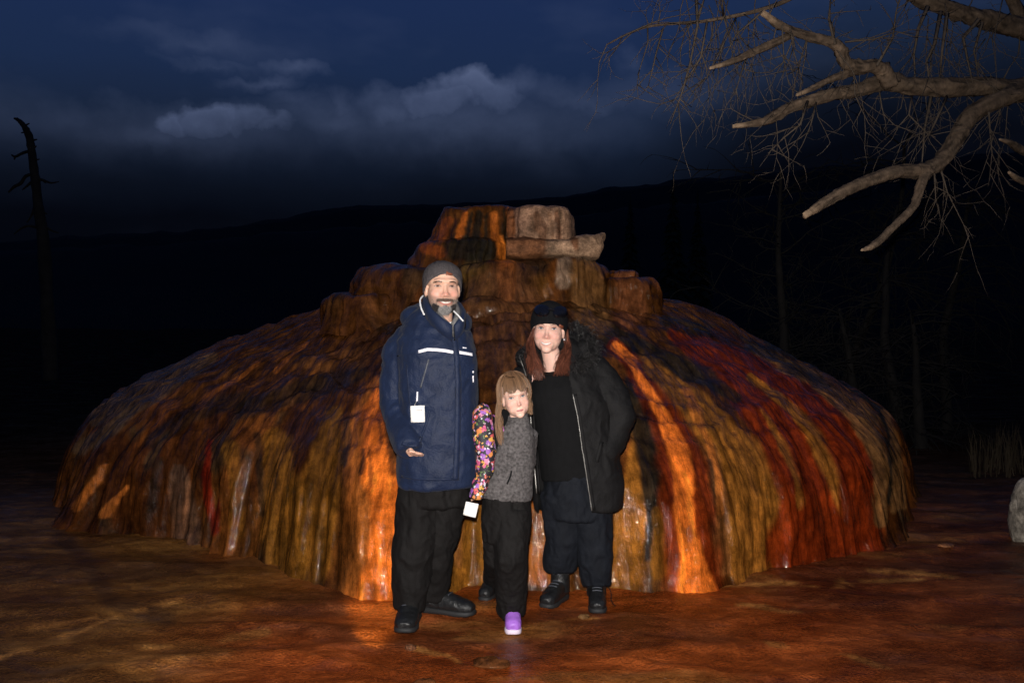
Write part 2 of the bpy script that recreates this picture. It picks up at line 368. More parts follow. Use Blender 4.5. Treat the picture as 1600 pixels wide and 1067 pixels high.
def build_ground():
    th = np.concatenate([np.radians(np.linspace(-42, 42, 340)), np.radians(np.linspace(43.5, 316.5, 90))])
    r = np.concatenate([np.linspace(.3, 2.6, 12)[:-1], np.arange(2.6, 11, .035), np.geomspace(11, 3500, 70)])
    T, Rr = np.meshgrid(th, r); x = (Rr * np.sin(T)).ravel(); y = (Rr * np.cos(T)).ravel()
    z = gh(x, y); V = np.stack([x, y, z], 1); n = len(th)
    F = [q[::-1] for q in grid_faces(n, len(r))]; F.append(list(range(n)))
    d = np.hypot(x, y); P = np.stack([x, y, 0 * x], 1)
    # colour zones of the mat: rusty in the middle, duller ochre to the left, dark at both far sides
    warp = (fbm(P * 1.1, 4, 21) - .5) * 1.6
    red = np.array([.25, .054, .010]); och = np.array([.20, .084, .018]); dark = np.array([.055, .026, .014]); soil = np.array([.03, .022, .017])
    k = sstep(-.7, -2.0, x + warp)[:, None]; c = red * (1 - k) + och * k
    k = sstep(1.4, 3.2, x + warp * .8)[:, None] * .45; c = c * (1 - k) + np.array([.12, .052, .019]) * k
    k = (sstep(.52, .66, fbm(P * np.array([1.1, 1.7, 1]), 5, 33)) * .5)[:, None]; c = c * (1 - k) + dark * k
    k = (sstep(.62, .74, fbm(P * np.array([1.4, 3.2, 1]) + 3, 5, 43)) * .7)[:, None]; c = c * (1 - k) + np.array([.25, .10, .024]) * k
    # a dark channel winding through the ochre at the left
    pp = w2px(np.stack([x, np.maximum(y, .5), z], 1)); ch = polydist(pp + (warp * 14)[:, None], [(90, 835), (135, 875), (150, 905), (170, 935), (260, 965)])
    k = (sstep(20, 6, ch) * (y > .5) * .55)[:, None]; c = c * (1 - k) + np.array([.045, .024, .014]) * k
    fr = (y > .5); wv = (fbm(P * 5, 3, 77) - .5)
    fan = polydist(pp + (wv * 40)[:, None], [(595, 915), (585, 950), (575, 985)], [48, 44, 20]); k = (sstep(1.2, .6, fan) * fr * .85)[:, None]; c = c * (1 - k) + np.array([.62, .135, .018]) * k
    fan = polydist(pp + (wv * 30)[:, None], [(1085, 905), (1100, 918)], [40, 20]); k = (sstep(1.2, .6, fan) * fr * .6)[:, None]; c = c * (1 - k) + np.array([.45, .10, .015]) * k
    for rim, st in (([(0, 1028), (110, 992), (200, 958), (290, 935), (345, 918)], .9), ([(0, 1000), (60, 985), (150, 962)], .5), ([(230, 1010), (320, 1000), (420, 985)], .5), ([(960, 915), (1060, 912), (1180, 908), (1300, 912), (1440, 905)], .8), ([(1150, 942), (1240, 950)], .7), ([(1320, 892), (1420, 890), (1500, 906)], .6), ([(800, 985), (860, 970), (930, 962)], .5), ([(1200, 1005), (1300, 1015), (1390, 1045)], .5), ([(640, 1010), (700, 1025), (720, 1035)], .6)):
        q = polydist(pp + np.stack([wv * 30, wv * 16], 1), rim); k = (sstep(5.5, 1.5, q) * sstep(.38, .55, fbm(P * 9, 3, 79)) * fr * st)[:, None]; c = c * (1 - k) + np.array([.50, .22, .055]) * k
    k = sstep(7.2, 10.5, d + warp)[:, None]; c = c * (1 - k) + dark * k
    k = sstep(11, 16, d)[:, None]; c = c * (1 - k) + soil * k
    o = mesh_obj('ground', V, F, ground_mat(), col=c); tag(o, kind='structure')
    at = o.data.attributes.new('wet', 'FLOAT', 'POINT'); at.data.foreach_set('value', sstep(12, 7.5, d + warp))
def polydist(P, pts, wid=None):
    """distance of points P (n,2) to a polyline; with wid: distance divided by the local half width"""
    best = np.full(len(P), 1e9)
    for i in range(len(pts) - 1):
        a = np.array(pts[i][:2], float); b = np.array(pts[i + 1][:2], float); ab = b - a
        t = np.clip(((P - a) @ ab) / max(ab @ ab, 1e-9), 0, 1); q = a + t[:, None] * ab; d = np.hypot(*(P - q).T)
        if wid is not None: d = d / (wid[i] * (1 - t) + wid[i + 1] * t)
        best = np.minimum(best, d)
    return best
build_ground()

# ------------------------------------------------------------------ far hills
M_HILL = mat('dark_hillside', (.006, .007, .009), rough=1.0, spec=.1, var=.3, vscale=.02)
def hill(name, ridge, dist, depth, seed, rough=.02):
    """a ridge as solid terrain: rises from the plain at `dist`-depth to its crest and falls behind"""
    az = np.linspace(-1.35, 1.35, 420); pxs = np.array([p[0] for p in ridge], float); pys = np.array([p[1] for p in ridge], float)
    a_r = np.arctan((pxs - 800) / F_PX); tan_el = (HZ - pys) / F_PX * np.cos(a_r)
    el = np.interp(az, a_r, tan_el)
    prof = [(-1.0, -.05), (-.7, .25), (-.4, .6), (-.15, .9), (0, 1), (.25, .85), (1.0, .2), (1.6, -.05)]
    V = []
    for q, hgt in prof:
        r = dist + q * depth
        nz = fbm(np.stack([az * 60, np.full_like(az, q * 4), 0 * az], 1), 5, seed) - .5
        crest = CAM_Z + el * dist
        z = crest * hgt + nz * rough * dist * (1 if abs(q) < .5 else .6) * max(hgt, 0)
        V += np.stack([np.sin(az) * r, np.cos(az) * r, z], 1).tolist()
    o = mesh_obj(name, V, [q[::-1] for q in grid_faces(len(az), len(prof), False)], M_HILL); tag(o, kind='structure'); return o
hill('hill', [(-3000, 360), (-200, 385), (0, 380), (150, 368), (300, 360), (420, 344), (480, 334), (560, 322), (640, 322), (760, 318), (880, 306), (1000, 288), (1100, 280), (1180, 272), (1290, 262), (1400, 250), (1600, 240), (2000, 225), (4500, 260)], 1500, 700, 3, .008)
hill('hill', [(-3000, 380), (0, 395), (300, 378), (450, 362), (600, 350), (800, 345), (950, 330), (1100, 315), (1250, 300), (1400, 285), (1600, 275), (2200, 260), (4500, 310)], 620, 330, 8, .01)

# ------------------------------------------------------------------ the travertine mound
MC = np.array([-.3, 9.0])
R_TAB = [(-180, 3.8), (-120, 3.9), (-95, 3.9), (-82, 3.72), (-59, 3.45), (-43, 3.02), (-27, 3.05), (-14, 3.45), (-8, 3.72), (-4, 3.68), (0, 3.46), (5, 3.4), (14, 3.6), (21, 3.7), (31, 3.6), (46, 3.7), (72, 3.66), (95, 3.9), (120, 3.9), (180, 3.8)]
PROF = [(1.05, -.2), (1.01, 0), (.985, .22), (.965, .42), (.93, .62), (.88, .80), (.80, .97), (.70, 1.13), (.58, 1.31), (.47, 1.47), (.41, 1.58), (.36, 1.64), (.25, 1.68), (.0, 1.70)]
PROF_R = [(1.03, -.2), (1.005, 0), (1.005, .2), (1.0, .40), (.978, .62), (.94, .80), (.885, .94), (.80, 1.13), (.70, 1.33), (.60, 1.50), (.50, 1.61), (.40, 1.66), (.25, 1.68), (.0, 1.70)]
# colour zones: (photo-pixel polyline with half widths, colour, strength)
TAN = (.27, .098, .014); GOLD = (.20, .078, .010); PALE = (.20, .090, .028); RED = (.17, .020, .003); ORG = (.88, .19, .022); BLK = (.018, .016, .010); BRN = (.17, .062, .017); RUST = (.42, .12, .02)
ZONES = [
 # right-hand curtains
 ([(1010, 560, 14), (1090, 640, 22), (1160, 720, 36), (1185, 800, 42), (1175, 880, 40)], TAN, .95),
 ([(1000, 640, 10), (990, 760, 24), (975, 900, 30)], TAN, .9),
 ([(1060, 520, 10), (1140, 590, 18), (1215, 680, 20), (1240, 780, 20), (1225, 870, 22)], RED, .95),
 ([(1195, 640, 5), (1235, 710, 9), (1252, 790, 8)], TAN, .8),
 ([(1090, 530, 9), (1190, 600, 16), (1255, 680, 22), (1290, 780, 24), (1280, 860, 28)], RED, .95),
 ([(1170, 590, 5), (1240, 640, 9), (1285, 700, 15), (1318, 780, 17), (1330, 815, 12)], TAN, .9),
 ([(1120, 520, 8), (1230, 590, 16), (1310, 660, 26), (1348, 740, 24), (1345, 850, 30)], RED, 1.0),
 ([(1170, 540, 6), (1270, 590, 11), (1345, 650, 15), (1380, 720, 13), (1378, 810, 12)], PALE, .9),
 ([(1200, 535, 5), (1300, 585, 5), (1375, 640, 6), (1398, 710, 5), (1396, 780, 5)], BLK, .85),
 ([(1385, 640, 6), (1408, 720, 8), (1405, 790, 8)], PALE, .8),
 ([(1115, 700, 10), (1125, 800, 13), (1130, 890, 12)], BRN, .8),
 ([(1070, 610, 5), (1110, 690, 7), (1128, 800, 6)], RUST, .7),
 # black algae beside the stream and across the shoulder
 ([(950, 520, 16), (1010, 545, 14), (1100, 590, 16), (1150, 620, 9)], BLK, .85),
 ([(1040, 500, 10), (1120, 520, 12), (1200, 550, 9), (1290, 600, 6)], BLK, .75),
 ([(985, 600, 10), (1000, 660, 19), (1010, 720, 17), (1015, 800, 9), (1010, 870, 6)], BLK, .9),
 ([(1025, 800, 8), (1030, 890, 14)], GOLD, .7),
 ([(1105, 720, 5), (1118, 830, 5)], BLK, .6),
 # the right stream
 ([(960, 535, 6), (990, 565, 9), (1005, 600, 12), (1040, 645, 20), (1060, 720, 28), (1075, 800, 30), (1085, 905, 36)], RED, .8),
 ([(962, 536, 4), (990, 562, 6), (1008, 600, 7), (1038, 645, 11), (1055, 710, 17), (1070, 800, 14), (1082, 870, 15), (1085, 915, 27)], ORG, 1.0),
 # the left stream
 ([(588, 605, 14), (575, 680, 36), (590, 780, 44), (590, 880, 46), (585, 960, 55)], RUST, .8),
 ([(590, 608, 7), (582, 650, 15), (590, 720, 24), (604, 800, 26), (600, 880, 26), (590, 960, 40)], ORG, 1.0),
 ([(570, 700, 3), (566, 735, 5)], BLK, .8), ([(592, 655, 3), (596, 690, 4)], BLK, .75), ([(606, 640, 5), (611, 740, 5)], BLK, .75), ([(548, 655, 5), (540, 720, 7)], BLK, .7),
 ([(578, 700, 2), (582, 760, 4)], BLK, .6),
 # left flank
 ([(330, 690, 4), (323, 740, 7), (335, 830, 8)], (.16, .012, .004), .9),
 ([(360, 700, 12), (370, 830, 14)], GOLD, .7), ([(280, 740, 14), (290, 830, 22)], (.13, .075, .045), .5),
 ([(430, 690, 22), (440, 760, 30), (445, 880, 34)], GOLD, .8), ([(520, 650, 16), (505, 760, 30), (490, 880, 30)], GOLD, .75),
 ([(150, 650, 14), (240, 600, 14), (330, 556, 9), (125, 700, 12)], (.105, .062, .034), .7),
 ([(165, 730, 5), (120, 790, 8)], RUST, .8), ([(200, 760, 3), (160, 805, 8)], RUST, .8), ([(400, 565, 3), (310, 640, 4)], RUST, .6), ([(480, 540, 4), (430, 580, 4)], RUST, .6),
 ([(380, 640, 14), (470, 610, 20), (560, 580, 14)], BLK, .6), ([(230, 690, 12), (300, 650, 12), (380, 620, 12)], BLK, .5), ([(400, 680, 5), (410, 800, 6)], BLK, .6), ([(250, 720, 6), (230, 810, 6)], BLK, .55),
 ([(590, 500, 14), (640, 530, 12)], BLK, .7), ([(560, 560, 16), (480, 570, 10)], BRN, .6),
 # foot between the walkers
 ([(740, 760, 60), (740, 900, 70)], GOLD, .85), ([(830, 780, 16), (840, 900, 20)], RUST, .7), ([(720, 760, 6), (715, 880, 6)], BRN, .7),
 # stains on the cap stone
 ([(836, 332, 5), (842, 350, 8), (846, 368, 6)], (.16, .07, .035), .75), ([(868, 328, 3), (872, 350, 4), (876, 374, 4)], (.15, .06, .03), .75), ([(858, 330, 3), (864, 372, 3)], (.20, .10, .05), .6), ([(792, 328, 6), (796, 375, 7)], (.24, .075, .02), .8), ([(800, 372, 8), (850, 378, 4)], (.20, .09, .05), .6),
 # middle tiers
 ([(590, 415, 26), (600, 480, 30)], (.14, .05, .014), .7), ([(745, 420, 22), (745, 470, 22)], (.085, .052, .013), .8), ([(720, 415, 4), (716, 470, 4)], BLK, .7), ([(772, 430, 3), (770, 475, 3)], BLK, .7),
 ([(795, 412, 14), (793, 462, 13)], (.50, .13, .02), .9), ([(835, 410, 16), (835, 445, 18)], BLK, .75), ([(840, 450, 20), (850, 465, 10)], GOLD, .6),
 ([(880, 412, 14), (880, 440, 14)], (.30, .2, .13), .7), ([(915, 420, 24), (925, 500, 30)], (.21, .095, .03), .8), ([(985, 440, 24), (985, 490, 24)], (.19, .062, .022), .8),
 ([(790, 480, 70), (790, 520, 70)], (.13, .05, .018), .8),
 ([(665, 385, 10), (690, 395, 8)], (.32, .07, .012), .8), ([(715, 390, 22), (760, 390, 20)], BLK, .85), ([(778, 372, 6), (782, 400, 7)], (.6, .16, .02), .9), ([(795, 375, 5), (812, 402, 5)], BLK, .85),
 ([(700, 345, 8), (690, 370, 8)], (.30, .07, .012), .8), ([(724, 335, 4), (718, 370, 5)], (.50, .12, .015), .9), ([(748, 335, 6), (744, 370, 6)], BLK, .85), ([(735, 335, 3), (730, 370, 3)], BLK, .8), ([(770, 335, 5), (772, 370, 6)], (.55, .14, .02), .85), ([(760, 335, 3), (758, 372, 3)], BLK, .8), ([(784, 328, 3), (786, 372, 4)], BLK, .8),
]
def paint(V, seed=0, base=None, zones=True):
    """the stone's own colours: bands and stains laid down by the running water"""
    n = len(V); px = w2px(V); d = fbm(V * 1.6, 4, 50 + seed); d2 = fbm(V * np.array([5, 5, 1.4]), 4, 60 + seed)
    b0 = np.array(base if base else (.108, .036, .007)); c = np.tile(b0, (n, 1))
    k = sstep(.40, .62, d)[:, None]; c = c * (1 - k) + np.array(b0 * np.array([.62, .55, .6])) * k
    k = (sstep(.55, .68, d2) * .6)[:, None]; c = c * (1 - k) + np.array([.05, .034, .016]) * k
    k = (sstep(.58, .70, fbm(V * np.array([3, 3, 1.0]) + 9, 4, 70 + seed)) * .5)[:, None]; c = c * (1 - k) + np.array([.24, .07, .013]) * k
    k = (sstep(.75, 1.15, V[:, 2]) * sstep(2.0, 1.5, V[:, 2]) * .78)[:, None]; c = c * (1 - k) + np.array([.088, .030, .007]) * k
    if zones:
        w1 = (fbm(V * 3.0, 4, 81) - .5) * 26; w2 = (fbm(V * 3.0 + 31, 4, 82) - .5) * 18; e = fbm(V * np.array([14, 14, 6]), 3, 83) - .5
        Q = px + np.stack([w1, w2], 1); fr = (V[:, 1] < 9.6)
        for pts, colr, st in ZONES:
            dd = polydist(Q, pts, [p[2] * (1.3 if colr is RED else 1.0) for p in pts]) + e * .55
            k = (sstep(1.25, .75, dd) * st * fr)[:, None]; c = c * (1 - k) + np.array(colr) * k
    return c
mound = empty('travertine_mound', (MC[0], MC[1], 0))
tag(mound, 'broad terraced hot spring mound streaked orange, rust and gold behind the three people', 'rock formation')
def build_dome():
    th = np.radians(np.concatenate([np.linspace(-110, 110, 1000), np.linspace(111.5, 248.5, 90)]))
    td = np.degrees(th); td = np.where(td > 180, td - 360, td)
    tab = np.array(R_TAB, float); xs = np.linspace(-180, 180, 721); Rs = np.interp(xs, tab[:, 0], tab[:, 1]); ker = np.hanning(13); ker /= ker.sum()
    Rs = np.convolve(np.pad(Rs, 6, 'wrap'), ker, 'valid'); R = np.interp(td, xs, Rs)
    nt_ = 300; k2 = np.hanning(17); k2 /= k2.sum()
    def resample(P):
        pr = np.array(P); L = np.concatenate([[0], np.cumsum(np.hypot(np.diff(pr[:, 0] * 3.7), np.diff(pr[:, 1])))]); tt = np.linspace(0, L[-1], nt_)
        s = np.interp(tt, L, pr[:, 0]); z = np.interp(tt, L, pr[:, 1])
        s = np.convolve(np.pad(s, 8, 'edge'), k2, 'valid'); z = np.convolve(np.pad(z, 8, 'edge'), k2, 'valid'); return tt, s, z
    tt, sL, zL = resample(PROF); _, sR, zR = resample(PROF_R); wr = (.20 + .50 * sstep(-25, 15, td))[None, :]
    S2 = sL[:, None] * (1 - wr) + sR[:, None] * wr; Z2 = zL[:, None] * (1 - wr) + zR[:, None] * wr
    ds = np.gradient(S2, axis=0) * 3.7; dz = np.gradient(Z2, axis=0); ln = np.hypot(ds, dz) + 1e-9; NR, NZ = (dz / ln).ravel(), (-ds / ln).ravel()
    TH = np.repeat(th[None, :], nt_, 0).ravel(); RR = np.repeat(R[None, :], nt_, 0).ravel(); TT = np.repeat(tt[:, None], len(th), 1).ravel(); SS = S2.ravel(); ZZ = Z2.ravel()
    r = SS * RR; arc = TH * 3.4
    cx, sx = np.cos(TH), np.sin(TH)
    P = np.stack([sx * 3.4, cx * 3.4, TT], 1)
    wall = sstep(1.35, .75, TT) ; fl_ = np.clip(r / 1.2, 0, 1)
    big = (fbm(P * np.array([1.1, 1.1, .4]), 3, 101) - .5) * .42
    mid = (1 - np.abs(2 * fbm(P * np.array([4.6, 4.6, .7]), 3, 111) - 1)) * .11 - .06
    fine = (fbm(P * np.array([19, 19, 1.8]), 3, 121) - .5) * .05
    grain = (fbm(P * np.array([30, 30, 9]), 2, 131) - .5) * .02
    # little rimmed ledges on the upper slope
    q = ZZ * 5.5 + (fbm(P * 1.3, 4, 141) - .5) * 3.2; fq = q - np.floor(q); led = (sstep(0, .75, fq) - fq) * .08 * sstep(.75, 1.3, TT) * fl_
    disp = big * (.35 + .65 * wall) * fl_ + (mid * (.25 + .75 * wall) + fine * (.4 + .6 * wall)) * fl_ + grain
    base_in = sstep(.42, .2, TT) * .0
    r2 = r + NR * (disp - base_in); z2 = ZZ + NZ * disp + led * 1.2
    V = np.stack([MC[0] + sx * r2, MC[1] - cx * r2, z2], 1)
    for hx, hy, hr, ha in ((1.75, 8.9, .5, .10), (1.25, 8.3, .4, .05)):
        V[:, 2] += ha * np.exp(-(((V[:, 0] - hx) ** 2 + (V[:, 1] - hy) ** 2) / hr ** 2) ** 1.5)
    F = [q for q in grid_faces(len(th), nt_)]
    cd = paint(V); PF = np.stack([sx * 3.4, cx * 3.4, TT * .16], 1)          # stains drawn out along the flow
    a1 = fbm(PF * 9, 4, 161); a2 = fbm(PF * 24 + 7, 3, 171); lo = (V[:, 0] < .9)
    k = (sstep(.52, .66, a1) * .5 * np.where(lo, 1, .45))[:, None]; cd = cd * (1 - k) + cd * np.array([.30, .32, .40]) * k
    k = (sstep(.54, .68, a2) * .5 * np.where(lo, 1, .5))[:, None]; cd = cd * (1 - k) + cd * np.array([.35, .36, .45]) * k
    k = (sstep(.42, .30, a2) * .6)[:, None]; cd = cd * (1 - k) + np.minimum(cd * np.array([1.7, 1.6, 1.5]), .95) * k
    o = mesh_obj('dome', V, F, M_STONE, col=cd, flow=np.stack([arc * np.clip(r / 3.4, .15, 1), TT, 0 * TT], 1)); under(o, mound)
    return V
build_dome()
def lobe(name, x0, x1, yt, yb, Yf, dep, seed, base=None, mat_=None, rag=.10, power=2.6, lip=.25, flare=.04, tilt=0.0, zones=True, skirt=.12, round_=True, taper=0.0):
    """a bulging flowstone drum: photo-pixel box of its front, front depth Yf, depth of the block"""
    a = px2w((x0 + x1) / 2, yt, Yf + dep * .5); X0 = px2w(x0, yt, Yf + dep * .5).x; X1 = px2w(x1, yt, Yf + dep * .5).x
    zt = px2w(0, yt, Yf + dep * .15).z; zb = px2w(0, yb, Yf).z - skirt
    n, m = 190, 58; th = np.linspace(0, 2 * math.pi, n, endpoint=False); hgt = zt - zb
    prof = [(0, 1.06 + flare), (.25, 1.03 + flare * .6), (.5, 1.01), (.70, .985), (.85, .965), (.94, .92), (.985, .84), (1.01, .6), (1.02, 0.0)] if round_ else [(0, 1.0), (.3, 1.02), (.7, 1.0), (.88, .97), (.96, .9), (1.0, .78), (1.015, .4), (1.02, 0.0)]
    pr = np.array(prof); L = np.concatenate([[0], np.cumsum(np.hypot(np.diff(pr[:, 0]) * hgt, np.diff(pr[:, 1]) * (X1 - X0) / 2))]); tt = np.linspace(0, L[-1], m)
    hz = np.interp(tt, L, pr[:, 0]); rs = np.interp(tt, L, pr[:, 1]); k = np.hanning(7); k /= k.sum()
    hz = np.convolve(np.pad(hz, 3, 'edge'), k, 'valid'); rs = np.convolve(np.pad(rs, 3, 'edge'), k, 'valid'); rs[-1] = 0
    TH = np.tile(th, m); HZ_ = np.repeat(hz, n); RS = np.repeat(rs, n); TT = np.repeat(tt, n)
    c, s = np.cos(TH), np.sin(TH); se = (np.abs(c) ** power + np.abs(s) ** power) ** (-1 / power)
    P = np.stack([c * 1.0, s * 1.0, 0 * c], 1); wob = 1 + rag * 2 * (fbm(P * 1.7 + seed * 7, 3, seed) - .5)
    A, B = (X1 - X0) / 2, dep / 2
    Pf = np.stack([c * A, s * B, HZ_ * hgt], 1)
    flute = ((1 - np.abs(2 * fbm(Pf * np.array([11, 11, 1.3]) + seed, 3, seed + 5) - 1)) - .6) * .06 + (fbm(Pf * np.array([30, 30, 3]) + seed, 3, seed + 8) - .5) * .035
    rr = RS * wob
    ragt = (fbm(Pf * 3.1 + seed, 3, seed + 12) - .5) * .10
    rr = rr * np.where(c < 0, 1 - taper * np.clip(HZ_, 0, 1) ** 1.3 * np.abs(c), 1.0)
    x = a.x + c * se * A * rr + c * flute * np.clip(RS * 2, 0, 1); y = Yf + B + s * se * B * rr + s * flute * np.clip(RS * 2, 0, 1)
    z = zb + HZ_ * hgt + ragt * sstep(.6, 1, HZ_) + tilt * (x - a.x) * HZ_
    V = np.stack([x, y, z], 1); F = grid_faces(n, m)
    D3 = np.stack([fbm(V * 2.4 + 40 * q, 3, 300 + q) - .5 for q in range(3)], 1) * np.array([.12, .12, .05]) + np.stack([fbm(V * 7 + 40 * q, 3, 310 + q) - .5 for q in range(3)], 1) * np.array([.07, .07, .05]); V = V + D3 * (1 if round_ else .45)
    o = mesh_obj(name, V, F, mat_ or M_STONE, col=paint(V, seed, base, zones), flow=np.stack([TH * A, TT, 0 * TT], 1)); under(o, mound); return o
LOBES = [  # x0, x1, y_top, y_bottom, front depth, thickness
 (556, 830, 414, 492, 7.75, 2.3, 1, .06), (700, 872, 409, 470, 7.55, 1.6, 2), (800, 952, 407, 505, 7.62, 2.0, 3), (915, 1020, 436, 500, 7.75, 1.5, 4), (935, 992, 421, 460, 7.95, 1.3, 14),
 (516, 640, 460, 500, 7.6, 1.6, 5), (640, 860, 468, 540, 7.25, 1.3, 6), (640, 800, 373, 425, 7.95, 1.5, 8, .22),
 (664, 812, 321, 385, 8.1, 1.2, 9, .50)]
for x0, x1, yt, yb, Yf, dep, sd, *fl_ in LOBES:
    lobe('terrace_lobe', x0, x1, yt, yb, Yf, dep, sd, flare=.05, taper=fl_[0] if fl_ else .0)
# the drier cap stones
o = lobe('cap_stone', 786, 889, 323, 384, 8.0, 1.0, 23, base=(.40, .225, .135), mat_=M_DRY, rag=.16, power=3.4, flare=.0, tilt=-.05, zones=True, skirt=.02, round_=False)
o['label'] = 'dry pinkish beige block on top of the mound'
def slab():
    """flat slab whose free end juts out to the right in an upturned point"""
    out = [(790, 372, 408), (820, 371, 409), (850, 375, 408), (880, 376, 406), (905, 373, 408), (920, 371, 408), (930, 368, 404), (936, 366, 394), (942, 366, 378)]
    V = []; n = 28
    D = 50
    xs = np.linspace(0, len(out) - 1, D)
    O = np.array(out, float); ox = np.interp(xs, range(len(out)), O[:, 0]); ot = np.interp(xs, range(len(out)), O[:, 1]); ob = np.interp(xs, range(len(out)), O[:, 2])
    for i in range(D):
        t = i / (D - 1); Yc = 8.28; dp = .46 * (1 - .4 * t ** 3)
        p = px2w(ox[i], ot[i], Yc - .2); b = px2w(ox[i], ob[i], Yc - .2); hc = (p.z + b.z) / 2; hh = max((p.z - b.z) / 2, .015)
        for k in range(n):
            a = 2 * math.pi * k / n; c, s = math.cos(a), math.sin(a)
            V.append((p.x, Yc + math.copysign(abs(c) ** .4, c) * dp, hc + math.copysign(abs(s) ** .4, s) * hh))
    F = grid_faces(n, D); F.append(list(range(n))[::-1]); F.append(list(range((D - 1) * n, D * n)))
    V = np.array(V); nn = vnormals(V, F); V = V + nn * ((fbm(V * 4, 2, 5) - .5) * .09 + (fbm(V * 13, 3, 6) - .5) * .04)[:, None]
    px = w2px(V); c = np.tile(np.array([.42, .255, .155]), (len(V), 1)); w = (fbm(V * 6, 4, 8) - .5) * 50
    k = sstep(866, 846, px[:, 0] + w)[:, None]; c = c * (1 - k) + np.array([.22, .09, .04]) * k
    k = (polydist(px + w[:, None] * .2, [(894, 368), (898, 385)]) < 6)[:, None] * .8; c = c * (1 - k) + np.array([.16, .055, .02]) * k
    o = mesh_obj('pointed_slab', V, F, M_DRY, col=c, flow=np.stack([V[:, 0], V[:, 2], V[:, 1]], 1)); under(o, mound); o['label'] = 'beige slab jutting out to an upturned point'
slab()

# ------------------------------------------------------------------ overhanging dead tree at the right
M_BARK = mat('weathered_bark', attr=True, rough=.85, spec=.25, var=.35, vscale=22, bump=.9, bscale=45, stretch=(1, 1, 1))
M_TWIG = mat('grey_twig', (.088, .067, .050), rough=.85, spec=.2, var=.25, vscale=30)
PXR = 6.5 / F_PX
def limb_obj(root, name, pts, Y0, Y1, rads, seed, broken=True, n=12, i10=False):
    P = [px2w(x, y, Y0 + (Y1 - Y0) * i / (len(pts) - 1)) for i, (x, y) in enumerate(pts)]
    n = 20; V, F = tube(P, [r * PXR * (.55 if i10 else .88) for r in rads], n, .03, seed, 12); V = np.array(V); nv = len(V)
    ring = np.minimum(np.arange(nv) // n, (nv - 3) // n).astype(float); ang = (np.arange(nv) % n) / n * 2 * math.pi; tw_ = ring * .03
    Q = np.stack([ring * .11, 1.6 * np.cos(ang + tw_), 1.6 * np.sin(ang + tw_)], 1); ridge = 1 - np.abs(2 * fbm(Q * np.array([1, 2.2, 2.2]), 3, seed) - 1); knot = sstep(.62, .8, fbm(Q * np.array([1.6, .9, .9]) + 5, 2, seed + 1))
    rad_ = np.interp(ring, np.linspace(0, ring.max(), len(rads)), rads) * PXR
    V += vnormals(V, F) * (((ridge - .6) * .5 + knot * .3 + (fbm(Q * 3.1, 2, seed + 2) - .5) * .22) * rad_)[:, None]
    c = np.tile(np.array([.082, .056, .037]), (nv, 1)) * (.35 + 1.0 * sstep(.35, .85, ridge))[:, None] * (.6 + .8 * fbm(Q * np.array([2, 4, 4]), 3, seed + 3))[:, None]
    k = sstep(.58, .7, fbm(Q * np.array([.7, .8, .8]) + 4, 3, seed + 5))[:, None] * .6; c = c * (1 - k) + c * 1.7 * k
    if broken:
        d = np.linalg.norm(V - np.array(P[-1]), axis=1); k = sstep(.13, .05, d + (fbm(V * 20, 2, 1) - .5) * .06)[:, None]; c = c * (1 - k) + np.array([.28, .19, .12]) * k
    o = mesh_obj(name, V, F, M_BARK, col=c); under(o, root); return P
def twig_paths(start, dirv, length, r, depth, rr, out, droop=.25, kink=.38):
    p = Vector(start); d = Vector(dirv).normalized(); seg = max(3, int(length / .09)); pts = [p.copy()]
    for i in range(seg):
        d = (d + Vector((rr.gauss(0, kink), rr.gauss(0, kink), rr.gauss(0, kink) - droop * .3)) * .42).normalized(); p = p + d * (length / seg); pts.append(p.copy())
        if depth > 0 and rr.random() < .55:
            nd = (d + Vector((rr.gauss(0, .8), rr.gauss(0, .8), rr.gauss(-.15, .7)))).normalized()
            twig_paths(p, nd, length * rr.uniform(.3, .6), r * .62, depth - 1, rr, out, droop, kink)
    out.append((pts, r))
def twigs_mesh(root, paths, name='twigs', m=None):
    parts = [tube(p, [r * (1 - .75 * i / (len(p) - 1)) for i in range(len(p))], 4, 0, 0, 1) for p, r in paths]
    V, F = join(parts); o = mesh_obj(name, V, F, m or M_TWIG); under(o, root); o['kind'] = 'stuff'; return o
tree = empty('bare_tree', (4.35, 6.9, gz(4.35, 6.9)))
tag(tree, 'bare dead tree with broken pale limbs reaching over the mound from beside the pale boulder', 'tree')
TB = Vector((4.35, 6.9, gz(4.35, 6.9) - .1))
V, F = tube([TB, TB + Vector((.03, 0, .8)), TB + Vector((-.05, .05, 1.8)), TB + Vector((.02, .02, 2.9)), TB + Vector((-.12, -.05, 3.8)), TB + Vector((-.05, 0, 5.2)), TB + Vector((.2, .2, 6.6))], [.34, .25, .22, .2, .17, .11, .04], 18, .06, 3, 6)
V = np.array(V); V += vnormals(V, F) * ((fbm(V * np.array([9, 9, 2]), 3, 5) - .5) * .05)[:, None]
under(mesh_obj('trunk', V, F, M_BARK, col=np.tile([.15, .11, .08], (len(V), 1)) * (.6 + .8 * fbm(V * np.array([12, 12, 3]), 3, 4))[:, None]), tree)
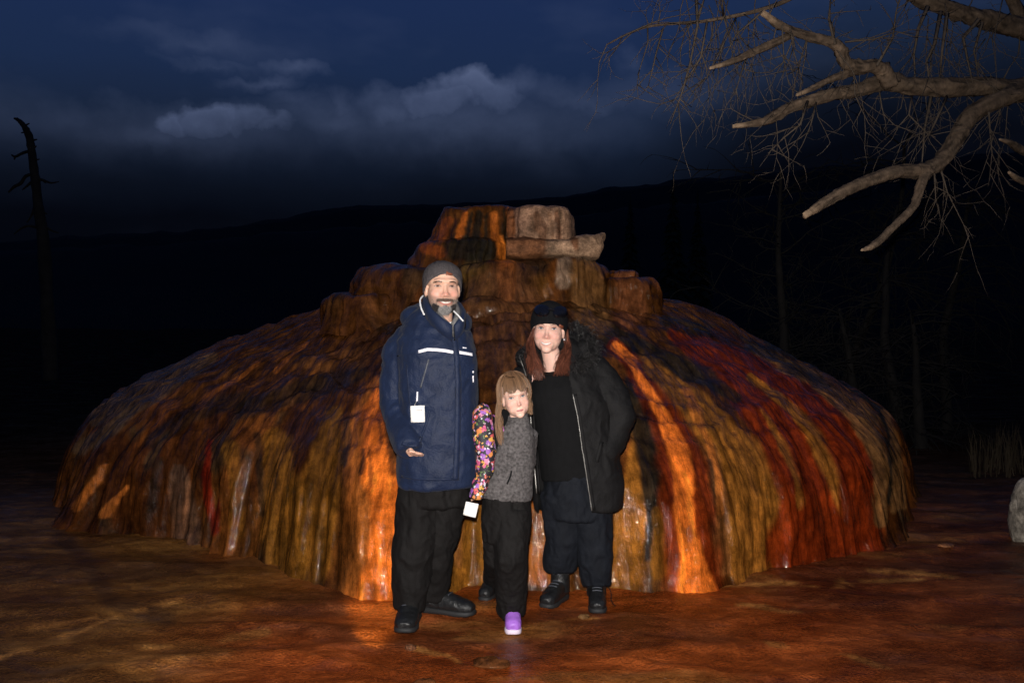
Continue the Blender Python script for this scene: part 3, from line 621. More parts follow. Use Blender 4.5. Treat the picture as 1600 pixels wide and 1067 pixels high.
LIMBS = [
 ([(1745, 150), (1660, 143), (1600, 141), (1540, 136), (1480, 137), (1425, 135), (1385, 130), (1340, 141), (1295, 150), (1232, 170), (1198, 189), (1145, 198)], 6.9, 6.0, [22, 19, 16.5, 15, 14.5, 13.5, 12, 10.5, 9, 8, 6.5, 2.5]),
 ([(1392, 132), (1380, 112), (1366, 104), (1335, 104), (1320, 97), (1312, 76), (1296, 66), (1262, 57), (1231, 46), (1210, 34), (1191, 20)], 6.3, 5.9, [13, 12, 10, 9.5, 9, 8.5, 7.5, 7, 6, 5.5, 4]),
 ([(1240, 52), (1208, 69), (1167, 86), (1140, 98), (1109, 107)], 6.05, 5.7, [5.5, 5.2, 4.6, 4, 2]),
 ([(1352, 108), (1325, 115), (1298, 124), (1270, 138), (1245, 149)], 6.25, 6.0, [7, 6, 5, 4.2, 2]),
 ([(1700, 120), (1620, 138), (1572, 152), (1520, 178), (1496, 214), (1475, 246), (1450, 265), (1406, 268), (1362, 281), (1328, 295), (1290, 316), (1257, 338)], 6.75, 5.9, [15, 14, 13.5, 13.5, 13, 12, 10.5, 9.5, 9, 8.5, 7.5, 4]),
 ([(1456, 260), (1442, 282), (1428, 322), (1394, 356), (1365, 384), (1346, 391)], 6.3, 5.9, [8.5, 7.5, 6, 5.5, 5, 1.5]),
 ([(1745, 70), (1650, 58), (1594, 44), (1550, 33), (1520, 27), (1486, 15), (1443, 0), (1400, -20)], 7.0, 6.6, [22, 20, 17, 16, 14, 12, 11, 8]),
 ([(1640, 90), (1604, 40), (1586, 10), (1570, -30), (1555, -90)], 7.0, 6.8, [12, 11, 10, 9, 7]),
 ([(1740, 265), (1660, 250), (1600, 236), (1580, 224), (1562, 218)], 6.9, 6.4, [11, 9, 7, 5, 1.5]),
 ([(1740, 310), (1650, 295), (1600, 284), (1577, 270)], 6.9, 6.5, [10, 8, 6, 2.5]),
 ([(1300, -60), (1240, -5), (1180, 18), (1105, 33), (1060, 37), (1014, 42), (980, 54), (948, 70)], 6.5, 5.8, [6, 5, 4.2, 3.6, 3, 2.6, 2, 1])]
tw = []; rr = random.Random(12)
for i, (pts, Y0, Y1, rad) in enumerate(LIMBS):
    P = limb_obj(tree, 'limb', pts, Y0, Y1, rad, 30 + i, broken=(i not in (6, 7, 10)), i10=(i == 10))
    for a, b in zip(P[2:-1], P[3:]):
        for k in range({10: 3, 6: 3, 1: 2, 0: 1}.get(i, 0)):
            t = rr.random(); s = a.lerp(b, t)
            if not (-0.5 < s.x < 4.6): continue
            twig_paths(s, (rr.gauss(-.15, .5), rr.gauss(0, .5), rr.choice((-1, -.8, .6)) + rr.gauss(0, .3)), rr.uniform(.2, .6), rr.uniform(.003, .0055), 2, rr, tw, .25, .55)
# the hanging sprays the photograph shows
for pts, Y, r in [([(1088, 0), (1090, 41), (1078, 100), (1064, 150), (1047, 194)], 5.9, 2.4), ([(1105, 33), (1095, 90), (1070, 130), (1052, 160)], 5.9, 1.8), ([(1036, 45), (1025, 85), (1018, 115), (1012, 138)], 5.9, 1.6),
                  ([(1150, 28), (1130, 70), (1105, 120), (1085, 135)], 6.0, 1.5), ([(1167, 86), (1158, 115), (1148, 150)], 5.9, 1.6), ([(1262, 158), (1250, 195), (1225, 215), (1200, 240)], 6.1, 2.2), ([(1275, 160), (1268, 190), (1262, 210)], 6.1, 1.4),
                  ([(1450, 10), (1435, 45), (1428, 85), (1430, 128)], 6.5, 3.4), ([(1470, 18), (1460, 70), (1448, 95), (1452, 130)], 6.5, 3.6), ([(1480, 20), (1472, 80), (1468, 130)], 6.5, 3.2), ([(1530, 30), (1505, 60), (1512, 95), (1520, 130)], 6.6, 3.4), ([(1535, 35), (1522, 80), (1530, 128)], 6.6, 2.6),
                  ([(1545, 175), (1547, 205), (1550, 240), (1545, 290)], 6.5, 1.6), ([(1455, 150), (1445, 200), (1440, 262)], 6.45, 3.0), ([(1480, 150), (1462, 190), (1450, 215)], 6.45, 2.4), ([(1425, 150), (1420, 180), (1450, 210), (1462, 215)], 6.4, 1.8),
                  ([(1370, 103), (1395, 60), (1400, 20), (1410, -20)], 6.2, 2.2), ([(1305, 70), (1295, 30), (1300, -20)], 6.1, 2.6), ([(1320, 66), (1365, 62), (1400, 50), (1430, 54)], 6.1, 1.6), ([(1470, 265), (1480, 300), (1500, 340), (1515, 370)], 6.3, 1.6), ([(1460, 270), (1462, 310), (1470, 345)], 6.3, 1.5), ([(1235, 45), (1240, 80), (1255, 130)], 5.9, 1.4), ([(1222, 40), (1225, 95), (1233, 135)], 5.9, 1.3),
                  ([(1130, 25), (1128, -10)], 6.0, 2.0), ([(1090, 30), (1105, -15)], 6.0, 2.4), ([(1190, 20), (1150, 55), (1130, 95)], 6.0, 1.8)]:
    P = [px2w(x, y, Y + rr.uniform(-.1, .1)) for x, y in pts]
    tw.append((P, r * PXR))
    for a, b in zip(P[:-1], P[1:]):
        for k in range(3):
            s = a.lerp(b, rr.random()); twig_paths(s, (b - a).normalized() + Vector((rr.gauss(0, .9), rr.gauss(0, .7), rr.gauss(0, .4))), rr.uniform(.12, .4), rr.uniform(.0025, .004), 1, rr, tw)
for k in range(16):
    p = px2w(rr.uniform(1050, 1190), rr.uniform(-30, 40), 6.0 + rr.uniform(-.2, .4)); twig_paths(p, (rr.gauss(-.1, .3), 0, -1), rr.uniform(.4, .8), .004, 2, rr, tw, .5)
for k in range(14):
    p = px2w(rr.uniform(1410, 1600), rr.uniform(-10, 150), 6.6 + rr.uniform(-.2, .3)); twig_paths(p, (rr.gauss(-.1, .5), 0, -1), rr.uniform(.3, .7), .0045, 2, rr, tw, .5)
twigs_mesh(tree, tw)

# ------------------------------------------------------------------ broken snag at the left, far behind
M_SNAG = mat('charred_wood', (.03, .026, .022), rough=.9, spec=.2, var=.3, vscale=4)
snag = empty('dead_snag', tuple(px2w(78, 597, 25)))
tag(snag, 'tall broken dead snag with short bare branch stubs against the cloudy sky', 'tree')
def sp(l, r, Y=25): return tube([px2w(x, y, Y) for x, y in l], [q * 1.25 * Y / F_PX for q in r], 9, .08, 5, 5)
under(mesh_obj('trunk', *sp([(79, 605), (74, 480), (67, 370), (61, 330), (55, 280), (50, 240), (45, 212), (38, 198), (30, 189), (22, 185)], [9, 8.5, 7, 6.5, 5.5, 5, 4.5, 3.5, 2.5, 1.2]), M_SNAG), snag)
for l, r in [([(47, 236), (34, 240), (24, 245), (18, 242)], [2, 1.8, 1.6, .8]), ([(24, 245), (22, 250)], [1.4, .7]), ([(51, 272), (40, 276), (32, 287), (22, 292), (13, 301)], [2, 2, 2.2, 2, .9]), ([(50, 284), (42, 291), (35, 297)], [1.8, 1.4, .7]), ([(58, 279), (68, 282), (80, 286), (92, 284)], [1.8, 1.6, 1.2, .5]), ([(66, 281), (72, 287)], [1.2, .5]),
             ([(49, 220), (58, 218)], [1.6, .7]), ([(52, 233), (57, 228)], [1.5, .6]), ([(42, 206), (33, 208)], [1.4, .6]), ([(38, 197), (46, 193)], [1.4, .6]), ([(55, 250), (62, 249)], [1.2, .5]), ([(30, 189), (27, 184)], [1.3, .5]),
             ([(55, 318), (50, 335), (42, 348)], [1.6, 1.3, .6]), ([(60, 356), (45, 353), (33, 357), (22, 366)], [1.8, 1.5, 1.2, .5]), ([(68, 352), (80, 360), (92, 364)], [1.6, 1.2, .5]), ([(66, 330), (74, 335)], [1.2, .5])]:
    under(mesh_obj('branch', *sp(l, r), M_SNAG), snag)

# ------------------------------------------------------------------ bare trees in the dark behind the mound, right
M_BG = mat('grey_bare_wood', (.012, .0105, .0095), rough=.9, spec=.2, var=.3, vscale=8)
def bare_tree(px, Y, h, seed, label, droop, lean=0):
    rr = random.Random(seed); X = (px - 800) / F_PX * Y; b = Vector((X, Y, gz(X, Y) - .05)); e = empty('leafless_tree', tuple(b))
    P = [b]; d = Vector((lean, 0, 1))
    for i in range(7): d = (d + Vector((rr.gauss(0, .12), rr.gauss(0, .12), .1))).normalized(); P.append(P[-1] + d * h / 7)
    under(mesh_obj('trunk', *tube(P, [.085 * (1 - .11 * i) for i in range(8)], 9, .07, seed, 4), M_BG), e)
    out = []
    for i in range(1, 8):
        for k in range(5):
            a = rr.uniform(0, 6.28); twig_paths(P[i].lerp(P[i - 1], rr.random()), (math.cos(a), math.sin(a), rr.uniform(-.1, .7)), rr.uniform(.5, 1.0) * h * .36, .012, 2, rr, out, droop, .3)
    twigs_mesh(e, out, 'branches', M_BG); tag(e, label, 'tree', 'leafless trees behind the mound'); return e
for a in [(1212, 12.5, 3.6, 1, 'thin leafless tree with a straight pale trunk behind the mound', .15), (1300, 14.0, 4.2, 2, 'tall leafless tree in the dark between thin tree and drooping one', .2),
          (1405, 12.0, 3.2, 3, 'drooping leafless tree in the dark beyond the mound edge', .9), (1480, 13.5, 3.4, 4, 'spreading leafless tree in the dark behind the dry grass', .7)]:
    bare_tree(*a)
for a in [(1250, 13.0, 1.9, 11, 'low tangled bare shrub beside the thin leafless tree', .8), (1345, 12.2, 1.8, 12, 'low tangled bare shrub between the tall and the drooping leafless trees', .9), (1440, 11.6, 1.7, 13, 'low tangled bare shrub at the foot of the spreading leafless tree', .9)]:
    bare_tree(*a)['category'] = 'shrub'
# conifers on the slope
M_CON = mat('dark_needles', (.02, .028, .02), rough=.9, spec=.1)
def conifer(px, Y, ytop, seed, label):
    rr = random.Random(seed); X = (px - 800) / F_PX * Y; z0 = gz(X, Y) - .3; top = CAM_Z + (HZ - ytop) / F_PX * Y; h = top - z0; e = empty('conifer', (X, Y, z0))
    under(mesh_obj('trunk', *tube([(X, Y, z0), (X, Y, z0 + h * .5), (X, Y, top)], [h * .02, h * .013, .01], 8), M_SNAG), e)
    V, F = [], []
    for k in range(420):
        t = rr.random() ** .8; z = z0 + h * (.08 + .92 * t); R = h * .17 * (1 - t) * rr.uniform(.55, 1.1) + .03 * h * .1; a = rr.uniform(0, 6.28); c, s = math.cos(a), math.sin(a); w = R * .22
        b = len(V); V += [(X, Y, z), (X + c * R * .6 - s * w, Y + s * R * .6 + c * w, z - R * .2), (X + c * R, Y + s * R, z - R * .45), (X + c * R * .6 + s * w, Y + s * R * .6 - c * w, z - R * .2), (X + c * R * .55, Y + s * R * .55, z - R * .02)]
        F += [[b, b + 1, b + 4], [b + 1, b + 2, b + 4], [b + 2, b + 3, b + 4], [b + 3, b, b + 4]]
    under(mesh_obj('crown', V, F, M_CON, smooth=False), e); tag(e, label, 'tree', 'conifers on the dark slope')
conifer(1052, 62, 268, 1, 'dark conifer silhouetted on the slope behind the mound peak')
conifer(1090, 70, 292, 2, 'shorter dark conifer beside the silhouetted one on the slope')
conifer(985, 75, 300, 3, 'dark conifer directly behind the pointed slab')

# ------------------------------------------------------------------ dry grass, boulder, stones, far lamp
M_GRASS = mat('dry_grass', (.035, .025, .014), rough=.8, spec=.2, var=.3, vscale=15)
rr = random.Random(5); V, F = [], []
for k in range(420):
    Y = rr.uniform(9.4, 10.8); X = (rr.uniform(1515, 1720) - 800) / F_PX * Y; z = gz(X, Y) - .02; h = rr.uniform(.22, .5); a = rr.uniform(0, 6.28); w = .005; lx, ly = rr.gauss(0, .07), rr.gauss(0, .07); c, s = math.cos(a) * w, math.sin(a) * w; b = len(V)
    V += [(X - c, Y - s, z), (X + c, Y + s, z), (X + c * .8 + lx * .4, Y + s * .8 + ly * .4, z + h * .6), (X - c * .8 + lx * .4, Y - s * .8 + ly * .4, z + h * .6), (X + lx, Y + ly, z + h)]
    F += [[b, b + 1, b + 2, b + 3], [b + 3, b + 2, b + 4]]
tag(mesh_obj('dry_grass', V, F, M_GRASS, smooth=False), 'tall dry straw coloured grass in the dark beyond the crust', 'grass', kind='stuff')
def rock(name, c, r, seed, colr, label, cat, mat_):
    V, F = ellipsoid((0, 0, 0), (1, 1, 1), None, 40, 26); V = np.array(V); d = 1 + (fbm(V * 1.3 + seed, 4, seed) - .5) * .7 + (fbm(V * 5 + seed, 3, seed + 1) - .5) * .15
    V = V * d[:, None] * np.array(r) + np.array(c); k = fbm(V * 12 / max(r) * .2, 4, seed + 2)[:, None]
    o = mesh_obj(name, V, F, mat_, col=np.array(colr) * (.6 + .8 * k), flow=V); tag(o, label, cat); return o
b = gpt(1612, 838); rock('boulder', (b.x, b.y, gz(b.x, b.y) + .15), (.135, .16, .27), 4, (.40, .35, .28), 'pale grey boulder standing upright near the dead tree', 'boulder', M_DRY)
for (px, py, w, hgt, sd, colr, lb) in [(768, 1026, .085, .02, 1, (.13, .045, .014), 'flat rusty stone on the crust in front of the purple shoe'), (641, 1003, .028, .018, 2, (.24, .10, .05), 'small pinkish pebble in front of the black front boot of the man'),
                                   (664, 1062, .05, .025, 3, (.15, .05, .016), 'rounded rust stone in the foreground, farther out than the flat stone'), (912, 957, .03, .014, 6, (.18, .09, .035), 'small ochre pebble just before the boots of the woman'), (470, 893, .03, .025, 7, (.05, .04, .03), 'small dark stone at the foot of the left flank'), (1478, 850, .05, .015, 8, (.30, .12, .05), 'flat orange chip lying on dark crust right of the mound')]:
    p = gpt(px, py); rock('stone', (p.x, p.y, gz(p.x, p.y) + hgt * .35), (w, w * .8, hgt), 10 + sd, colr, lb, 'stone', M_STONE)
# one far lamp shining on the hillside
lp = px2w(1591, 310, 590); lamp = empty('hillside_lamp', (lp.x, lp.y, lp.z - 6))
M_POST = mat('lamp_post_metal', (.05, .05, .05), rough=.6); M_GLOW = bpy.data.materials.new('lamp_glow'); M_GLOW.use_nodes = True
bs = M_GLOW.node_tree.nodes['Principled BSDF']; bs.inputs['Emission Color'].default_value = (1, .35, .12, 1); bs.inputs['Emission Strength'].default_value = 1.2; bs.inputs['Base Color'].default_value = (.8, .5, .3, 1)
under(mesh_obj('post', *tube([(lp.x, lp.y, lp.z - 40), (lp.x, lp.y, lp.z - 3), (lp.x, lp.y, lp.z - .3)], [.25, .18, .12], 8), M_POST), lamp)
under(mesh_obj('lamp_head', *ellipsoid((lp.x, lp.y, lp.z), (.42, .42, .36)), M_GLOW), lamp)
tag(lamp, 'tiny orange lamp shining far off on the dark hillside', 'lamp')

# ------------------------------------------------------------------ people
M_SKIN = mat('skin', attr=True, rough=.45, spec=.4, var=.06, vscale=60, bump=.12, bscale=350, sss=.12)
M_PAINT = mat('face_detail', attr=True, rough=.35, spec=.5)
M_HAIR = mat('hair', attr=True, rough=.42, spec=.5)
M_NAVY = mat('navy_shell', (.0075, .0150, .043), rough=.6, spec=.25, var=.16, vscale=14, bump=.35, bscale=120, sheen=.05)
M_GREYLIN = mat('grey_lining', (.13, .125, .125), rough=.9, var=.3, vscale=120)
M_TROUSER = mat('black_trousers', (.0062, .0054, .0053), rough=.8, spec=.2, var=.2, vscale=16, bump=.3, bscale=150)
M_WTROUSER = mat('blue_black_trousers', (.0062, .0078, .0120), rough=.8, spec=.2, var=.2, vscale=16, bump=.3, bscale=150)
M_COAT = mat('black_coat', (.0080, .0076, .0080), rough=.75, spec=.2, var=.18, vscale=12, bump=.3, bscale=140)
M_SHIRT = mat('black_shirt', (.0058, .0058, .0064), rough=.9, spec=.15, var=.15, vscale=30, bump=.2, bscale=200)
M_WHITE = mat('white_cotton', (.72, .72, .72), rough=.8, var=.05)
M_REFL = mat('reflective_tape', (.95, .92, .97), rough=.3, spec=.6)
M_PAPER = mat('white_card', (.86, .84, .80), rough=.6, var=.04, vscale=60)
M_PRINT = mat('card_print', (.42, .40, .38), rough=.7)
M_KNIT = mat('grey_brown_knit', (.075, .066, .068), rough=.95, spec=.15, var=.22, vscale=90, bump=.7, bscale=220)
M_BKNIT = mat('black_knit', (.0065, .0065, .0075), rough=.95, spec=.15, var=.25, vscale=90, bump=.6, bscale=220)
M_LEATH = mat('brown_leather', (.20, .055, .025), rough=.55, var=.15, vscale=60)
M_BOOT = mat('black_boot', (.010, .0105, .0115), rough=.42, spec=.5, var=.25, vscale=30, bump=.3, bscale=120)
M_SOLE = mat('dark_rubber', (.011, .011, .012), rough=.7)
M_STEEL = mat('zip_metal', (.30, .29, .27), rough=.4, metal=.6)
M_DGREY = mat('dark_zip', (.05, .055, .07), rough=.5)
M_GLASS = mat('dark_lens', (.004, .004, .006), rough=.08, spec=.8, coat=.6)
M_PURP = mat('purple_foam', (.36, .14, .62), rough=.5, var=.06)
M_WSOLE = mat('pale_sole', (.70, .60, .72), rough=.6)
M_PIPE = mat('purple_piping', (.45, .12, .42), rough=.6)
def heather():
    m = mat('heather_knit', (.098, .090, .090), rough=.95, spec=.15, var=.5, vscale=75, bump=.6, bscale=260); return m
M_HEATH = heather()
def floral():
    m = bpy.data.materials.new('floral_print'); m.use_nodes = True; t = m.node_tree; b = t.nodes['Principled BSDF']; L = t.links.new; b.inputs['Roughness'].default_value = .65
    tc = N(t, 'ShaderNodeTexCoord'); n = N(t, 'ShaderNodeTexNoise'); n.inputs['Scale'].default_value = 60; L(tc.outputs['Object'], n.inputs['Vector'])
    ad = N(t, 'ShaderNodeMix', data_type='RGBA', blend_type='LINEAR_LIGHT'); ad.inputs[0].default_value = .014; L(tc.outputs['Object'], ad.inputs[6]); L(n.outputs['Color'], ad.inputs[7])
    prev = None
    for sc, th, pal in ((36, .52, [(.55, .10, .22), (.62, .22, .06), (.68, .36, .08), (.60, .20, .34), (.58, .09, .10), (.30, .10, .42)]), (60, .38, [(.70, .45, .62), (.62, .62, .66), (.60, .15, .10), (.66, .34, .06), (.10, .16, .05)])):
        v = N(t, 'ShaderNodeTexVoronoi'); v.inputs['Scale'].default_value = sc; L(ad.outputs[2], v.inputs['Vector'])
        s = N(t, 'ShaderNodeSeparateColor'); L(v.outputs['Color'], s.inputs[0])
        r = N(t, 'ShaderNodeValToRGB'); r.color_ramp.interpolation = 'CONSTANT'; L(s.outputs[0], r.inputs[0]); e = r.color_ramp.elements
        e[0].color = (*pal[0], 1); e[1].position = 1 / len(pal); e[1].color = (*pal[1], 1)
        for i in range(2, len(pal)): q = e.new(i / len(pal)); q.color = (*pal[i], 1)
        mm = MathB(t); k = mm('MULTIPLY', mm('LESS_THAN', v.outputs['Distance'], th), mm('GREATER_THAN', s.outputs[1], .22))
        mx = N(t, 'ShaderNodeMix', data_type='RGBA'); L(k, mx.inputs[0]); L(r.outputs[0], mx.inputs[7])
        if prev is None: mx.inputs[6].default_value = (.016, .014, .02, 1)
        else: L(prev, mx.inputs[6])
        prev = mx.outputs[2]
    L(prev, b.inputs['Base Color']); return m
M_FLOR = floral()

def head_frame(epx, epy, Y, yaw, roll, pitch, sc):
    y = math.radians(yaw); Fw = Vector((math.sin(y), -math.cos(y), 0)); Rt = Vector((math.cos(y), math.sin(y), 0)); Up = Vector((0, 0, 1))
    p = math.radians(pitch); Fw, Up = Fw * math.cos(p) + Up * math.sin(p), Up * math.cos(p) - Fw * math.sin(p)
    r = math.radians(roll); Rt, Up = Rt * math.cos(r) - Up * math.sin(r), Up * math.cos(r) + Rt * math.sin(r)
    O = px2w(epx, epy, Y) - Fw * (.083 * sc)
    M = Matrix(((Rt.x, Fw.x, Up.x, 0), (Rt.y, Fw.y, Up.y, 0), (Rt.z, Fw.z, Up.z, 0), (0, 0, 0, 1)))
    return Matrix.Translation(O) @ M @ Matrix.Scale(sc, 4)
def head_parts(H, cr=.088, jaw=1.0, cheek=1.0, nose=1.0):
    E = lambda c, r: ellipsoid(c, r, H); sc_ = H.to_scale()[1]
    P = [E((0, -.012, .035), (.074, .094, cr)), E((0, .027, -.034), (.066 * jaw, .061, .082)), E((0, .034, -.068), (.053 * jaw, .048, .044)), E((0, .066, -.101), (.025 * jaw, .021, .019)),
         E((0, .073, .020), (.052, .019, .014)), E((0, .097, -.039), (.0115 * nose, .0125, .0105)), E((-.0115 * nose, .088, -.043), (.0085 * nose, .010, .008)), E((.0115 * nose, .088, -.043), (.0085 * nose, .010, .008)),
         E((0, .084, -.067), (.024, .009, .007)), E((0, .083, -.081), (.020, .009, .008)), E((0, .072, -.074), (.036, .018, .026))]
    for s in (-1, 1):
        P.append(E((s * .034, .055, -.036), (.027 * cheek, .026, .026 * cheek))); P.append(E((s * .073, -.008, -.020), (.008, .017, .028))); P.append(E((s * .020, .044, -.060), (.036 * cheek, .032, .036)))
    P.append(loft([(H @ Vector((0, .074, .010)), .0075 * sc_, .010 * sc_), (H @ Vector((0, .084, -.014)), .0085 * sc_ * nose, .011 * sc_), (H @ Vector((0, .094, -.036)), .0105 * sc_ * nose, .011 * sc_)], 12))
    return P
def finish_body(root, parts, H, tone, lips, beard=False, blush=.5):
    V, F = fuse(parts, .0048, 4, .5)
    # finer skin on the face
    me = bpy.data.meshes.new('b'); me.from_pydata(V.tolist(), [], F); bm = bmesh.new(); bm.from_mesh(me); Hi = H.inverted()
    ed = [e for e in bm.edges if all((lambda q: q.y > .0 and -.14 < q.z < .08)(Hi @ v.co) for v in e.verts)]
    bmesh.ops.subdivide_edges(bm, edges=ed, cuts=1, use_grid_fill=True)
    fv = [v for v in bm.verts if (lambda q: q.y > .0 and -.135 < q.z < .075)(Hi @ v.co)]
    for _ in range(11): bmesh.ops.smooth_vert(bm, verts=fv, factor=.5, use_axis_x=True, use_axis_y=True, use_axis_z=True)
    bm.to_mesh(me); bm.free(); n = len(me.vertices); V = np.empty(n * 3); me.vertices.foreach_get('co', V); V = V.reshape(-1, 3); F = [list(p.vertices) for p in me.polygons]; bpy.data.meshes.remove(me)
    A = np.array(Hi); L = V @ A[:3, :3].T + A[:3, 3]
    g = lambda cx, cz, rx, rz: np.exp(-(((L[:, 0] - cx) / rx) ** 2 + ((L[:, 2] - cz) / rz) ** 2)) * (L[:, 1] > .03)
    fw = np.array(H.to_3x3() @ Vector((0, 1, 0)))
    dent = -.009 * (g(-.032, .002, .017, .010) + g(.032, .002, .017, .010)) - .002 * g(0, -.092, .02, .006)
    V = V + fw * dent[:, None]
    c = np.tile(np.array(tone), (len(V), 1)); n1 = fbm(V * 60, 3, 4)
    k = (blush * (g(-.038, -.036, .022, .018) + g(.038, -.036, .022, .018) + .9 * g(0, -.038, .014, .014)))[:, None]; c = c * (1 - k) + np.array([.62, .24, .19]) * k
    k = (.35 * (g(-.032, .002, .02, .010) + g(.032, .002, .02, .010)))[:, None]; c = c * (1 - k) + np.array([.34, .18, .15]) * k
    if beard:
        b = sstep(-.048, -.066, L[:, 2] + np.abs(L[:, 0]) * -.25) * (L[:, 1] > -.01) * (L[:, 2] > -.135); k = (b * .55 * (.6 + .8 * n1))[:, None]; c = c * (1 - np.clip(k, 0, .8)) + np.array([.16, .125, .11]) * np.clip(k, 0, .8)
    c = c * (.94 + .12 * n1)[:, None]
    o = mesh_obj('body', V, F, M_SKIN, col=c); under(o, root)
    return V, F, bvh_of(V, F)
def face_hit(H, bvh, x, z):
    o = H @ Vector((x, .3, z)); d = (H.to_3x3() @ Vector((0, -1, 0))).normalized(); h = bvh.ray_cast(o, d)
    return h[0] if h[0] is not None else H @ Vector((x, .08, z))
def face_patch(root, name, H, bvh, cx, zc, w, hu, hl, colf, off=.0018, nx=25, nz=13, ang=0.0, mt=None):
    """almond-shaped piece domed on the face; zc(x) centre line, hu/hl heights above and below"""
    V, F, K = [], [], []; fw = H.to_3x3() @ Vector((0, 1, 0))
    for j in range(nz):
        for i in range(nx):
            s = -1 + 2 * i / (nx - 1); t = -1 + 2 * j / (nz - 1); x = s * w; e = math.sqrt(max(0, 1 - abs(s) ** 2.2)); z = zc(s) + (t * hu if t > 0 else t * hl) * e
            X = cx + x * math.cos(ang) - z * math.sin(ang) if False else cx + x; p = face_hit(H, bvh, X, z + math.tan(ang) * x)
            d = off * (1 - max(abs(s), abs(t)) ** 3) - .0006; V.append(tuple(p + fw * d)); K.append(colf(s, t))
    F = grid_faces(nx, nz, False); o = mesh_obj(name, V, F, mt or M_PAINT, col=np.array(K)); under(o, root); return o
def eye_col(iris, squint=False):
    def f(s, t):
        r = math.hypot(s * 1.0, t * (.45 if not squint else .2))
        if t > .62: return (.05, .03, .025)
        if r < .17: return (.006, .006, .007)
        if r < .42: return iris
        return (.55, .50, .48)
    return f
def face_line(root, name, H, bvh, pts, rad, colr, lift=.001):
    fw = H.to_3x3() @ Vector((0, 1, 0)); P = [face_hit(H, bvh, x, z) + fw * lift for x, z in pts]; V, F = tube(P, rad, 6, 0, 0, 4)
    o = mesh_obj(name, V, F, M_PAINT, col=np.tile(colr, (len(V), 1))); under(o, root); return o
def beanie(root, H, cr, ze, rib, mt, extra=.012, top=None, seed=0, slouch=0.0):
    nu, nv = 176, 46; V = []; rx, ry, rz = .074 + extra, .094 + extra, cr + extra * .9; zc = .035; zt = zc + rz
    for j in range(nv):
        v = j / (nv - 1)
        for i in range(nu):
            a = 2 * math.pi * i / nu; f = math.cos(a); e = ze(f, math.sin(a))
            z = e + (zt - e) * math.sin(v * math.pi / 2) if v > 0 else e; q = (z - zc) / rz
            r = math.sqrt(max(0, 1 - q * q)) if q > 0 else 1 - .10 * q * q
            if v == 0: r *= .95
            w = r * (1 + rib * (.5 + .5 * math.cos(a * 44)) * min(1, r * 1.5)) + (.010 * math.exp(-((v - .10) / .08) ** 2))
            V.append(tuple(H @ Vector((math.sin(a) * rx * w, -.012 + f * ry * w - slouch * max(0, q), z))))
    V = np.array(V); V += (vnormals(V, grid_faces(nu, nv)) * ((fbm(V * 22, 3, seed) - .5) * .008)[:, None])
    F = grid_faces(nu, nv); o = mesh_obj('beanie', V, F, mt); under(o, root); return o, bvh_of(V, F)
def cloth(root, name, parts, mt, voxel=.0065, smooth=5, amp=.006, scale=7, seed=0, stretch=(1, 1, 1), cut=None, cut_y=99):
    V, F = fuse(parts, voxel, smooth); V = wrinkle(V, F, amp, scale, seed, stretch); V = wrinkle(V, F, amp * .32, scale * 2.7, seed + 40, stretch); full = bvh_of(V, F)
    if cut is not None:
        px = w2px(V); keep = []; nrm = vnormals(V, F)
        for f in F:
            m = px[f].mean(0); y = nrm[f][:, 1].mean()
            if not (y < .35 and V[f][:, 1].mean() < cut_y and any(inside(m, pl) for pl in cut)): keep.append(f)
        F = keep; used = sorted({i for f in F for i in f}); mp = {a: b for b, a in enumerate(used)}; V = V[used]; F = [[mp[i] for i in f] for f in F]
    o = mesh_obj(name, V, F, mt); under(o, root); return o, full
def inside(p, poly):
    r = False; n = len(poly); j = n - 1
    for i in range(n):
        a, b = poly[i], poly[j]
        if (a[1] > p[1]) != (b[1] > p[1]) and p[0] < (b[0] - a[0]) * (p[1] - a[1]) / (b[1] - a[1]) + a[0]: r = not r
        j = i
    return r
